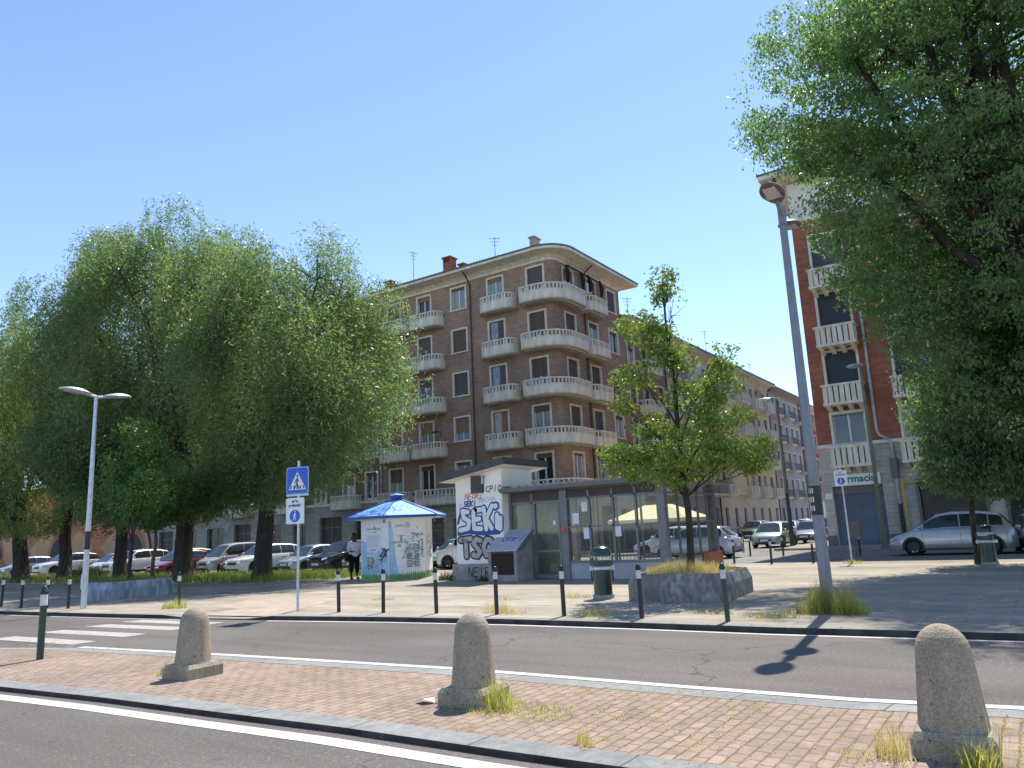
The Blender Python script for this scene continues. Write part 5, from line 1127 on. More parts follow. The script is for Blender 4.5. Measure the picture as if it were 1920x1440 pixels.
for F_,u0,z0,w_,h_ in ((F2,-.42,.42,.40,.50),(F1,-.02,.42,.55,.56)):
    b.T=F_; plate(b,[(u0,z0),(u0+w_,z0),(u0+w_,z0+h_),(u0,z0+h_)],-.006,-.004,1)
    for half in (0,1):
        for k in range(9): z=z0+.02+(h_-.04)*k/9; x0=u0+.02+half*w_/2; b.add([(x0,-.012,z+.03),(x0+w_/2-.04,-.012,z+.03),(x0+w_/2-.04,-.03,z),(x0,-.03,z)],[(0,1,2,3)],0)
b.build('vent_grille',[M['vent'],M['kiosk_white']],WK)
b=MB(); b.T=F2; tagline(b,'ZK',.28,.88,.26,.05,-.014,sl=.6); stroke(b,[(.35,.72),(.62,.98)],.05,-.014); b.build('graffiti',M['ink_black'],WK)
b=MB(); rx=[vert(k,2.1) for k in range(6)]; rt_=[vert(k,.16) for k in range(6)]; ru=[vert(k,2.06) for k in range(6)]
b.add([(*p,2.40) for p in rx]+[(*p,3.06) for p in rt_],[(k,(k+1)%n,n+(k+1)%n,n+k) for k in range(n)]); b.build('roof',M['blue_roof'],WK)
b=MB(); b.add([(*p,2.30) for p in rx]+[(*p,2.398) for p in rx],[(k,(k+1)%n,n+(k+1)%n,n+k) for k in range(n)]); 
for k in range(6): b.tube([(*rx[k],2.41),(*rt_[k],3.07)],.022,5)
b.build('roof_edge',M['blue_trim'],WK)
b=MB(); b.add([(*p,2.305) for p in ru],[tuple(range(6))]); b.build('soffit',M['kiosk_white'],WK)
b=MB(); b.box(-.16,-.16,3.0,.16,.16,3.24); b.build('roof_vent',M['blue_trim'],WK); b=MB(); b.add([(-.24,-.24,3.24),(.24,-.24,3.24),(.24,.24,3.24),(-.24,.24,3.24),(0,0,3.32)],[(0,1,4),(1,2,4),(2,3,4),(3,0,4),(0,3,2,1)]); b.build('roof_cap',M['blue_roof'],WK)
for k in (1,2,0):
    b=MB(); p=vert(k,2.0); b.lathe(p[0],p[1],[(.02,2.3),(.02,2.22),(.05,2.2),(.05,2.13),(0,2.12)],10); b.build('spotlight',M['metal_dark'],WK)
# ------------------------------------------------------------------ dehors tent
L=(-20.2,46.3,PZ); TN=empty('tent',L,0,'cream canvas dining tent with glazed sides behind the pavilion','tent')
x0,x1,y0,y1=-22.9,-17.6,44.2,48.4; 
b=MB(); zc,zt=2.08,2.98
P=[(x0,y0),(x1,y0),(x1,y1),(x0,y1)]; T=[(x0+1.9,y0+1.6),(x1-1.9,y0+1.6),(x1-1.9,y1-1.6),(x0+1.9,y1-1.6)]
b.add([(x,y,zc) for x,y in P]+[(x,y,zt) for x,y in T],[(0,1,5,4),(1,2,6,5),(2,3,7,6),(3,0,4,7),(4,5,6,7)]); b.add([(x,y,zc-.22) for x,y in P]+[(x,y,zc) for x,y in P],[(0,1,5,4),(1,2,6,5),(2,3,7,6),(3,0,4,7)]); b.build('canopy',M['tent'],TN,L)
b=MB()
for x in np.linspace(x0+.05,x1-.05,6):
    for y in (y0+.05,y1-.05): b.box(x-.04,y-.04,PZ,x+.04,y+.04,zc)
for y in np.linspace(y0+1,y1-1,3): b.box(x1-.09,y-.04,PZ,x1-.01,y+.04,zc)
b.build('frame',M['metal_dark'],TN,L)
b=MB(); b.box(x0+.08,y0+.06,PZ,x1-.08,y0+.09,1.0); b.box(x1-.08,y0+.09,PZ,x1-.05,y1,1.0); b.build('side_panel',M['rubber'],TN,L)
b=MB(); b.quad((x0+.08,y0+.07,1.0),(x1-.08,y0+.07,1.0),(x1-.08,y0+.07,1.86),(x0+.08,y0+.07,1.86)); b.quad((x1-.06,y0+.1,1.0),(x1-.06,y1,1.0),(x1-.06,y1,1.86),(x1-.06,y0+.1,1.86)); b.build('window_pane',M['shop_dark'],TN,L)
# ------------------------------------------------------------------ cars: nose towards local -Y
def interp(P,x):
    if x<=P[0][0]: return P[0][1]
    for (a,b_),(c,d) in zip(P,P[1:]):
        if x<=c: return b_+(d-b_)*(x-a)/(c-a) if c>a else d
    return P[-1][1]
STY={ # fractions of length for: lower top line (hood/belt/boot), roof line
 'hatch':dict(L=4.0,W=1.70,H=1.48,top=[(0,.50),(.01,.60),(.06,.67),(.24,.86),(.30,.92),(.75,.96),(.93,.97),(.985,.86),(1,.62)],roof=[(.235,.86),(.42,1.40),(.55,1.48),(.72,1.46),(.85,1.38),(.955,.96)],wb=(.20,.82),wr=.30),
 'suv':dict(L=4.5,W=1.84,H=1.64,top=[(0,.55),(.01,.72),(.04,.86),(.25,1.02),(.30,1.06),(.8,1.08),(.94,1.08),(.985,.98),(1,.68)],roof=[(.25,1.0),(.40,1.56),(.55,1.64),(.78,1.61),(.90,1.50),(.965,1.08)],wb=(.19,.80),wr=.36),
 'sedan':dict(L=4.6,W=1.80,H=1.43,top=[(0,.50),(.01,.60),(.05,.70),(.28,.88),(.33,.92),(.72,.97),(.80,.98),(.97,.96),(.99,.85),(1,.62)],roof=[(.28,.87),(.43,1.36),(.54,1.43),(.66,1.40),(.83,.98)],wb=(.19,.79),wr=.32),
 'van':dict(L=4.1,W=1.76,H=1.80,top=[(0,.52),(.01,.70),(.05,.82),(.20,1.02),(.26,1.06),(.85,1.08),(.97,1.08),(.99,1.0),(1,.62)],roof=[(.15,.96),(.36,1.68),(.48,1.78),(.75,1.80),(.95,1.74),(.99,1.08)],wb=(.19,.80),wr=.31),
 'mpv':dict(L=4.25,W=1.78,H=1.58,top=[(0,.50),(.01,.62),(.06,.74),(.20,.93),(.27,.97),(.8,1.02),(.94,1.02),(.985,.9),(1,.62)],roof=[(.17,.88),(.40,1.50),(.53,1.58),(.74,1.56),(.88,1.46),(.965,1.0)],wb=(.20,.81),wr=.33)}
CARN=[0]
def paint(c,metal=.0):
    CARN[0]+=1; m,nt,b=new_mat('car paint %d'%CARN[0]); 
    f=ramp(nt,noise(nt,opos(nt),1.4,4),.35,.65)
    nt.links.new(mixc(nt,f,tuple(x*.86 for x in c),tuple(min(1,x*1.06) for x in c)),b.inputs['Base Color'])
    b.inputs['Roughness'].default_value=.32; b.inputs['Metallic'].default_value=metal; b.inputs['Coat Weight'].default_value=.8; b.inputs['Coat Roughness'].default_value=.06; return m
WM={}
def wheel_mesh(r):
    if r in WM: return WM[r]
    b=MB(); w=.105; n=20
    def ring(rr,x): return [(x,rr*math.cos(2*PI*k/n),rr*math.sin(2*PI*k/n)) for k in range(n)]
    prof=[(r*.62,w*.9),(r*.70,w),(r*.93,w*.95),(r,w*.6),(r,-w*.6),(r*.9,-w)]
    R_=[ring(a,x) for a,x in prof]
    for p,q in zip(R_,R_[1:]): b.add(p+q,[(k,(k+1)%n,n+(k+1)%n,n+k) for k in range(n)],0,True)
    t=b.mesh('tyre',M['tyre'])
    b=MB(); b.add(ring(r*.66,w*.86)+ring(r*.60,w*.70),[(k,(k+1)%n,n+(k+1)%n,n+k) for k in range(n)])
    for k in range(7):
        a=2*PI*k/7; d=.19
        b.add([(w*.80,r*.14*math.cos(a-.9),r*.14*math.sin(a-.9)),(w*.80,r*.14*math.cos(a+.9),r*.14*math.sin(a+.9)),(w*.74,r*.62*math.cos(a+d),r*.62*math.sin(a+d)),(w*.74,r*.62*math.cos(a-d),r*.62*math.sin(a-d))],[(0,1,2,3)])
    b.add([(w*.82,r*.16*math.cos(2*PI*k/10),r*.16*math.sin(2*PI*k/10)) for k in range(10)],[tuple(range(10))])
    b.add(ring(r*.6,w*.45),[tuple(range(n))],1); rm=b.mesh('rim',[M['rim'],M['rubber']])
    WM[r]=(t,rm); return WM[r]
def car(style,color,x,y,rz,label,metal=0.,group=None,scale=1,roofc=None,lowc=None,z=PZ,blank=False,cat='car',L_=None,H_=None):
    S=STY[style]; L=L_ or S['L']; W=S['W']; hz=(H_ or S['H'])/S['H']
    t=empty('parked_van' if style=='van' else 'parked_car',(x,y,z),rz,label,'van' if style=='van' else 'car',group); t.scale=(scale,)*3
    pm=paint(color,metal); rm_=paint(roofc,metal) if roofc else pm
    top=lambda f:interp(S['top'],f)*(hz if interp(S['top'],f)>.9 else 1); roof=lambda f:interp(S['roof'],f)*hz
    hw=lambda f:W/2*(1-.30*max(0,(.10-f)/.10)**2-.16*max(0,(f-.90)/.10)**2)
    zl=lambda f:.20+.05*max(0,(.05-f)/.05)+.06*max(0,(f-.95)/.05)
    fs=sorted({0,.006,.02,.045,.07,.1,.15,.2,.25,.3,.38,.46,.54,.62,.7,.78,.85,.9,.93,.955,.975,.99,1})
    b=MB(); rows=[]
    for f in fs:
        h=hw(f); zt=top(f); y_=(f-.5)*L; a=zl(f)
        rows.append([(-h*.90,y_,a),(-h*.985,y_,a+.10),(-h,y_,a+.24),(-h*.995,y_,zt-.14 if zt-.14>a+.26 else a+.27),(-h*.955,y_,zt-.04),(-h*.86,y_,zt),(-h*.4,y_,zt+.025),(h*.4,y_,zt+.025),(h*.86,y_,zt),(h*.955,y_,zt-.04),(h*.995,y_,zt-.14 if zt-.14>a+.26 else a+.27),(h,y_,a+.24),(h*.985,y_,a+.10),(h*.90,y_,a)])
    n=len(rows[0]); vs=[p for r in rows for p in r]
    b.add(vs,[(i*n+k,i*n+k+1,(i+1)*n+k+1,(i+1)*n+k) for i in range(len(rows)-1) for k in range(n-1)]+[(i*n+n-1,i*n,(i+1)*n,(i+1)*n+n-1) for i in range(len(rows)-1)],0,True)
    b.add(rows[0],[tuple(range(n))],0); b.add(rows[-1],[tuple(range(n))[::-1]],0)
    fa,fb=S['roof'][0][0],S['roof'][-1][0]; gs=sorted({fa,fb,*[p[0] for p in S['roof']],*[fa+(fb-fa)*k/14 for k in range(15)]}); gr=[]
    zbm=lambda f: min(top(f),roof(f))-.01
    HM=(H_ or S['H'])
    def sect(f):
        h=hw(min(max(f,.1),.9)); zb=zbm(f); zr=max(roof(f),zb+.005); k=(zr-zb)/(HM-zb if HM-zb>.1 else .1); k=min(1,max(0,k))
        wb=h*.90; wr=wb-(.20*W/1.75)*k; y_=(f-.5)*L
        return [(-wb,y_,zb),(-(wr*.5+wb*.5)-.012*k,y_,zb+(zr-zb)*.5),(-wr,y_,zr-.05*k),(-wr+.07,y_,zr),(-wr*.4,y_,zr+.018*k),(wr*.4,y_,zr+.018*k),(wr-.07,y_,zr),(wr,y_,zr-.05*k),((wr*.5+wb*.5)+.012*k,y_,zb+(zr-zb)*.5),(wb,y_,zb)]
    gr=[sect(f) for f in gs]; n=10; vs=[p for r in gr for p in r]
    b.add(vs,[(i*n+k,i*n+k+1,(i+1)*n+k+1,(i+1)*n+k) for i in range(len(gr)-1) for k in range(n-1)],1 if roofc else 0,True)
    b.build('body',[pm,rm_],t)
    # lower cladding
    b=MB()
    for sgn in (-1,1):
        for f0,f1 in ((S['wb'][0]+.09,S['wb'][1]-.09),): b.box(sgn*(W/2*.97),(f0-.5)*L,.19,sgn*(W/2*1.004),(f1-.5)*L,.33 if style=='suv' else .27)
    b.box(-W*.33,-L/2-.012,.24,W*.33,-L/2+.05,.36); b.box(-W*.30,L/2-.05,.26,W*.30,L/2+.012,.36)
    for f in S['wb']:
        for sgn in (-1,1):
            yc=(f-.5)*L; r=S['wr']*1.16; m_=14; xo=sgn*(W/2+.006)
            b.add([(xo,yc+r*math.cos(PI*k/m_),S['wr']+r*math.sin(PI*k/m_)) for k in range(m_+1)]+[(xo,yc-r,.19),(xo,yc+r,.19)],[tuple(range(m_+3))])
    b.build('trim',M['rubber'],t)
    # glass
    fr=S['roof']; f1,f2=fr[0][0],fr[1][0]
    def lerp(p,q,k): return tuple(p[i]+(q[i]-p[i])*k for i in range(3))
    def band(b,k0,k1,fA,fB,ins,dy,dz):
        pts=[]
        for k in (k0,(k0+k1)/2,k1):
            f=fA+(fB-fA)*k; s_=sect(f); pts.append([lerp(s_[3],s_[6],ins),lerp(s_[4],s_[5],.0),lerp(s_[4],s_[5],1.),lerp(s_[3],s_[6],1-ins)])
        vs=[(p[0],p[1]+dy,p[2]+dz) for r in pts for p in r]
        b.add(vs,[(i*4+k,i*4+k+1,(i+1)*4+k+1,(i+1)*4+k) for i in range(2) for k in range(3)],0,True)
    b=MB(); band(b,.08,.95,f1,f2,.0,-.012,.012); b.build('windscreen',M['carglass'],t)
    b=MB(); band(b,.10,.86,fr[-2][0],fr[-1][0],.03,.014,.012); b.build('rear_window',M['carglass'],t)
    for sgn in (-1,1):
        b=MB(); idx=(0,1,2) if sgn<0 else (9,8,7)
        fA=f1+(f2-f1)*.55; fB=fr[-2][0]+(fr[-1][0]-fr[-2][0])*.25; 
        segs=[(fA,fA+(fB-fA)*.46),(fA+(fB-fA)*.48,fA+(fB-fA)*.82),(fA+(fB-fA)*.84,fB)]
        if blank: segs=segs[:1]
        for i,(p,q) in enumerate(segs):
            ps=[]
            for f in np.linspace(p,q,5):
                s_=sect(f); lo=lerp(s_[idx[0]],s_[idx[1]],.16); mid=s_[idx[1]]; hi=lerp(s_[idx[1]],s_[idx[2]],.86)
                ps.append([(lo[0]+sgn*.012,lo[1],lo[2]),(mid[0]+sgn*.012,mid[1],mid[2]),(hi[0]+sgn*.012,hi[1],hi[2])])
            vs=[v_ for r in ps for v_ in r]; b.add(vs,[(i_*3+k,i_*3+k+1,(i_+1)*3+k+1,(i_+1)*3+k) for i_ in range(4) for k in range(2)],0,True)
        b.build('side_window',M['carglass'],t)
        f=S['wb']
        for ff in f:
            tm,rmesh=wheel_mesh(S['wr']); wl=link('wheel',tm,t,(sgn*(W/2-.085),(ff-.5)*L,S['wr']),(0,0,0 if sgn>0 else PI)); link('rim',rmesh,wl)
        hz_=top(.05); b=MB()
        xo,xi=W/2*.90,W/2*.52
        yb=lambda f:(f-.5)*L
        b.add([(sgn*xi,yb(.0)-.012,hz_-.20),(sgn*xo*.86,yb(.012)-.012,hz_-.17),(sgn*hw(.06)*.985,yb(.085),hz_-.075),(sgn*hw(.06)*.97,yb(.085),hz_-.02),(sgn*xo*.86,yb(.014)-.012,hz_-.06),(sgn*xi,yb(.002)-.012,hz_-.11)],[(0,1,4,5),(1,2,3,4)],0); b.build('headlight',M['hl'],t)
        zt=top(.96); b=MB()
        if style in('hatch','van','mpv'):
            b.add([(sgn*W*.315,yb(.985)+.03,zt-.22),(sgn*W*.435,yb(.955)+.02,zt-.20),(sgn*W*.452,yb(.93),zt-.08),(sgn*W*.42,yb(.93)+.02,zt+.10),(sgn*W*.36,yb(.965)+.02,zt+.04)],[(0,1,4),(1,2,3,4)])
        else: b.add([(sgn*W*.26,yb(1)+.012,zt-.30),(sgn*W*.42,yb(.995)+.012,zt-.28),(sgn*W*.47,yb(.95),zt-.24),(sgn*W*.47,yb(.95),zt-.12),(sgn*W*.42,yb(.988)+.012,zt-.12),(sgn*W*.26,yb(.996)+.012,zt-.15)],[(0,1,4,5),(1,2,3,4)])
        b.build('tail_light',M['tl'],t)
        b=MB(); fm=f1+(f2-f1)*.42; h=hw(.3); b.ellipsoid((sgn*(h*.90+.14),yb(fm),top(fm)+.08),(.10,.06,.07),8,6); b.build('mirror',rm_,t)
        b=MB()
        for p in (fA+(fB-fA)*.47,): b.box(sgn*(W/2*.997),yb(p)+.10,top(p)-.17,sgn*(W/2+.02),yb(p)+.24,top(p)-.14)
        b.build('door_handle',rm_,t)
        b=MB()
        for p in (f1+(f2-f1)*.5,fA+(fB-fA)*.47,fA+(fB-fA)*.83): b.box(sgn*W/2*.99,yb(p)-.006,.34,sgn*(W/2+.004),yb(p)+.006,top(p)-.15)
        b.build('door_seam',M['rubber'],t)
    b=MB(); z0=top(.03); b.box(-W*.20,-L/2-.02,z0-.26,W*.20,-L/2+.04,z0-.12); b.build('grille',M['rubber'],t)
    b=MB(); b.box(-.26,-L/2-.03,.40,.26,-L/2-.01,.51); b.build('number_plate',M['plate'],t)
    b=MB(); b.box(-.26,L/2+.005,.52,.26,L/2+.03,.63); b.build('number_plate',M['plate'],t)
    return t
GR='cars parked nose out beside the willow verge'
WHT=(.72,.73,.74); 
row=[('hatch',(.30,.31,.33),-63.2,27.6,'silver grey car at the left frame edge behind the first willow trunk',.5,{}),
('suv',(.62,.63,.64),-58.4,28.2,'white off roader with black roof between the two leftmost trunks',0,{'roofc':(.012,.012,.014)}),
('hatch',(.45,.46,.47),-52.4,28.4,'white small car partly hidden by the leafy trunk at left',0,{}),
('suv',(.66,.67,.69),-48.6,27.8,'white crossover behind the left lamp pole',0,{}),
('mpv',(.30,.30,.30),-45.4,29.0,'pale silver estate between the third and fourth trunks',.3,{}),
('hatch',(.012,.012,.014),-43.4,27.6,'black hatchback with bright windscreen near the pale stone planter',0,{}),
('hatch',(.16,.012,.012),-41.9,26.6,'low dark red small car beside the black hatchback',0,{}),
('van',(.34,.35,.36),-39.6,28.4,'grey and white van hidden behind the thick willow trunk',0,{}),
('sedan',(.17,.016,.012),-37.6,28.8,'dark red saloon left of the white crossover by the willow trunk',0,{}),
('suv',WHT,-35.2,27.4,'white crossover with black grille just left of the right hand willow trunk',0,{}),
('hatch',(.36,.42,.47),-32.9,28.6,'silver blue hatchback right of the right hand willow trunk',.5,{}),
('suv',(.012,.018,.035),-30.2,28.6,'navy blue large off roader parked left of the person',.2,{}),
('sedan',(.24,.25,.23),-27.6,28.6,'grey saloon with its bonnet behind the person',.3,{}),
('hatch',(.38,.48,.56),-24.6,31.0,'pale blue car glimpsed between the water kiosk and the white van',.3,{})]
for st_,c,x,y,lb,me_,kw in row: car(st_,c,x,y,rad(random.uniform(-2,2)),lb,me_,GR,scale=.94,**kw)
car('van',(.74,.75,.75),-22.0,29.3,rad(-90+8),'white compact van half hidden behind the graffiti tower',0,None)
car('hatch',(.40,.41,.45),-13.3,34.2,rad(-90),'silver blue hatchback seen from its red lit rear beside the pavilion',.35,None)
car('hatch',(.62,.63,.64),-15.6,37.2,rad(-92),'white car roof showing behind the silver hatchback',0,None)
car('mpv',(.30,.36,.30),-13.4,47.3,0,'pale green estate car parked at the street mouth with its rear towards the square',.3,None,L_=4.0,H_=1.5)
car('hatch',(.15,.14,.15),-12.75,53.6,0,'dark grey metallic hatchback parked behind the pale green car',.5,None)
car('suv',(.02,.025,.03),-19.4,63.5,0,'black off roader driving away in the middle of the side street',.1,None,L_=4.4)
more=[('hatch',(.05,.06,.07),-22.2,73,'dark hatchback parked along the left kerb beyond the black off roader'),('hatch',(.60,.62,.64),-22.2,79,'pale car in the left kerb row beyond the dark hatchback'),('hatch',(.10,.14,.22),-22.2,85,'blue car in the left kerb row of the side street'),('mpv',(.55,.56,.57),-22.2,91,'silver people carrier far along the left kerb row'),('suv',(.015,.018,.022),-12.8,60.0,'black off roader parked beyond the dark grey hatchback'),('hatch',(.62,.63,.64),-12.8,66,'white hatchback on the right kerb beyond the black off roader'),('hatch',(.12,.13,.14),-12.8,72,'grey hatchback far on the right kerb'),('suv',(.03,.03,.035),-12.8,78,'dark crossover farthest on the right kerb')]
for st_,c,x,y,lb in more: car(st_,c,x,y,0,lb,.2,'cars parked along the side street')
car('mpv',(.40,.42,.46),-2.9,33.9,rad(-90),'silver people carrier in the shade before the pharmacy',.4,None)
t=car('hatch',(.44,.42,.43),.05,34.2,rad(8),'old pale hatchback with round headlamps at the right frame edge',0,None,H_=1.42)
for sgn in (-1,1):
    b=MB(); plate(b,circ(sgn*.58,.70,.11,18),-2.06,-2.03); b.build('round_headlamp',M['hl'],t)
b=MB(); b.tube([(-.45,-.1,1.46),(-.45,.5,1.5)],.03,6); b.tube([(.45,-.1,1.46),(.45,.5,1.5)],.03,6); b.tube([(-.5,.0,1.52),(.5,.0,1.52)],.03,6); b.tube([(-.5,.45,1.54),(.5,.45,1.54)],.03,6); b.build('roof_rack',M['galv'],t)
# ------------------------------------------------------------------ person at the kiosk
def skin_mesh(name,verts,edges,radii,mt,levels=2):
    me=D.meshes.new(name); me.from_pydata(verts,edges,[]); o=D.objects.new(name,me); COL.objects.link(o)
    md=o.modifiers.new('s','SKIN'); md.use_smooth_shade=True
    for i,r in enumerate(radii):
        rr=r if hasattr(r,'__len__') else (r,r); me.skin_vertices[0].data[i].radius=rr
    me.skin_vertices[0].data[0].use_root=True
    sb=o.modifiers.new('d','SUBSURF'); sb.levels=levels; sb.render_levels=levels
    dg=bpy.context.evaluated_depsgraph_get(); m2=D.meshes.new_from_object(o.evaluated_get(dg)); D.objects.remove(o); D.meshes.remove(me); m2.materials.clear(); m2.materials.append(mt); m2.name=name; return m2
# faces local +X (towards the kiosk); slight forward lean, forearms reaching to the dispenser
V=[(0,0,.93),(0,.0,1.12),(.03,0,1.33),(.05,0,1.43),(.075,0,1.52),(.10,0,1.60),
   (0,-.10,.88),(.015,-.11,.50),(0,-.115,.10),(.12,-.12,.035),
   (0,.10,.88),(.02,.11,.50),(-.01,.115,.10),(.11,.125,.035),
   (.04,-.19,1.36),(.07,-.25,1.10),(.27,-.20,1.04),(.35,-.18,1.06),
   (.04,.19,1.36),(.07,.25,1.10),(.28,.20,1.02),(.36,.18,1.04)]
E_=[(0,1),(1,2),(2,3),(3,4),(4,5),(0,6),(6,7),(7,8),(8,9),(0,10),(10,11),(11,12),(12,13),(2,14),(14,15),(15,16),(16,17),(2,18),(18,19),(19,20),(20,21)]
Rd=[.145,.14,.145,.07,.085,.085,.10,.068,.045,.038,.10,.068,.045,.038,.062,.046,.034,.03,.062,.046,.034,.03]
P_=empty('person',(-23.1,22.28,PZ),rad(-22),'person in loose white top and black trousers standing at the water kiosk','person'); P_.scale=(1.04,1.12,1.04)
link('body',skin_mesh('body',V,E_,Rd,M['skin']),P_)
f5=[]
b=MB()
for sy in (-1,1):
    for k in range(4): y0=sy*.18+(k-1.5)*.02; b.tube([(.36,y0,1.055),(.40,y0,1.06-.005*k),(.43,y0,1.04)],[.010,.009,.007],6)
    b.tube([(.35,sy*.18-sy*.03,1.055),(.385,sy*.13,1.07)],[.011,.008],6)
b.build('fingers',M['skin'],P_)
sv=[(.0,0,.80),(0,0,.95),(0,0,1.14),(.025,0,1.32),(.045,0,1.40),(.04,-.185,1.36),(.07,-.25,1.12),(.20,-.22,1.06),(.04,.185,1.36),(.07,.25,1.12),(.20,.22,1.05)]
link('white_top',skin_mesh('white_top',sv,[(0,1),(1,2),(2,3),(3,4),(3,5),(5,6),(6,7),(3,8),(8,9),(9,10)],[(.21,.235),(.195,.215),(.18,.20),(.17,.18),.085,.085,.068,.056,.085,.068,.056],M['cloth_white']),P_)
tv=[(0,0,.90),(0,-.10,.84),(.015,-.11,.50),(0,-.115,.20),(0,.10,.84),(.02,.11,.50),(-.01,.115,.20)]
link('trousers',skin_mesh('trousers',tv,[(0,1),(1,2),(2,3),(0,4),(4,5),(5,6)],[.17,.125,.088,.065,.125,.088,.065],M['cloth_black']),P_)
b=MB(); b.ellipsoid((.065,0,1.60),(.115,.105,.125),14,10); b.ellipsoid((-.03,0,1.71),(.075,.075,.065),12,8); b.ellipsoid((-.03,0,1.55),(.07,.10,.10),12,8); b.build('hair',M['hair'],P_)
b=MB(); b.ellipsoid((.135,0,1.565),(.06,.075,.095),14,10); b.ellipsoid((.20,0,1.555),(.018,.016,.022),8,6); 
for sy in (-1,1): b.ellipsoid((.185,sy*.033,1.585),(.010,.014,.008),8,6,1); b.ellipsoid((.08,sy*.105,1.56),(.025,.014,.032),8,6)
b.ellipsoid((.188,0,1.51),(.010,.026,.008),8,5,1); b.build('face',[M['skin'],M['hair']],P_)
b=MB(); b.tube([(-.05,.16,1.42),(-.16,.02,1.30),(-.16,-.12,1.10),(-.05,-.22,.92)],.017,6); b.box(-.10,-.33,.70,.13,-.24,.94); b.build('shoulder_bag',M['cloth_black'],P_)
b=MB()
for sy in (-1,1): b.ellipsoid((.07,sy*.12,.035),(.13,.05,.045),12,8)
b.build('shoe',M['cloth_black'],P_)
# ------------------------------------------------------------------ trees
def nz(P,s,seed):
    r=np.random.default_rng(seed); o=np.zeros(len(P))
    for k in range(5):
        d=r.normal(size=3); d/=np.linalg.norm(d); o+=np.sin(P@d*s*r.uniform(.7,1.6)+r.uniform(0,6))
    return o/2.2
def unit(n,rng):
    v=rng.normal(size=(n,3)); return v/np.linalg.norm(v,axis=1,keepdims=True)
def ell_points(ells,n,rng,shell=.5,gap=-.6,gs=1.2,seed=1):
    w=np.array([e[3]*e[4]*e[5] for e in ells])**.75; w/=w.sum(); out=[]
    tot=0
    while tot<n:
        k=rng.choice(len(ells),size=n,p=w); E=np.array(ells)[k]; u=unit(n,rng); r=rng.uniform(shell**3,1,n)**(1/3)
        P=E[:,:3]+u*E[:,3:6]*r[:,None]; keep=nz(P,gs,seed)>gap; P=P[keep]; out.append(P); tot+=len(P)
    return np.concatenate(out)[:n]
def leaf_mesh(name,C,Dr,L,W,mt,rng):
    n=len(C); Dr=Dr/np.linalg.norm(Dr,axis=1,keepdims=True); s=np.cross(Dr,unit(n,rng)); s/=np.linalg.norm(s,axis=1,keepdims=True)+1e-9
    L=L*rng.uniform(.65,1.25,n)[:,None]; W=W*rng.uniform(.7,1.2,n)[:,None]
    nr=np.cross(Dr,s); V=np.empty((n,4,3)); V[:,0]=C; V[:,1]=C+Dr*L*.5+s*W*.5+nr*L*.05; V[:,2]=C+Dr*L; V[:,3]=C+Dr*L*.5-s*W*.5+nr*L*.05
    me=D.meshes.new(name); me.vertices.add(n*4); me.vertices.foreach_set('co',V.ravel().astype(np.float32))
    me.loops.add(n*4); me.loops.foreach_set('vertex_index',np.arange(n*4,dtype=np.int32)); me.polygons.add(n); me.polygons.foreach_set('loop_start',np.arange(n,dtype=np.int32)*4); me.polygons.foreach_set('loop_total',np.full(n,4,dtype=np.int32))
    me.materials.append(mt); me.update(); return me
def lobes(c,r,n,rng,lr=(.28,.42),top=.0,flat=1.):
    out=[]
    for k in range(n):
        u=unit(1,rng)[0]; u[2]=abs(u[2])*(1-top)+u[2]*top if rng.random()<.5 else u[2]
        p=np.array(c)+u*np.array(r)*rng.uniform(.60,.86); q=np.array(r)*rng.uniform(*lr); out.append([*p,q[0],q[1],q[2]*flat])
    return out
def limb(b,p,q,r0,r1,rng,wig=.12,n=6,up=0):
    p=np.array(p,float);q=np.array(q,float); d=np.linalg.norm(q-p); pts=[]; rs=[]
    off=rng.normal(size=3)*d*wig
    for k in range(n+1):
        t=k/n; pts.append(tuple(p+(q-p)*t+off*math.sin(PI*t)*.6+np.array([0,0,up*d*math.sin(PI*t)])+(rng.normal(size=3)*d*.015 if 0<k<n else 0))); rs.append(r0+(r1-r0)*t)
    b.tube(pts,rs,7,0,False); return pts
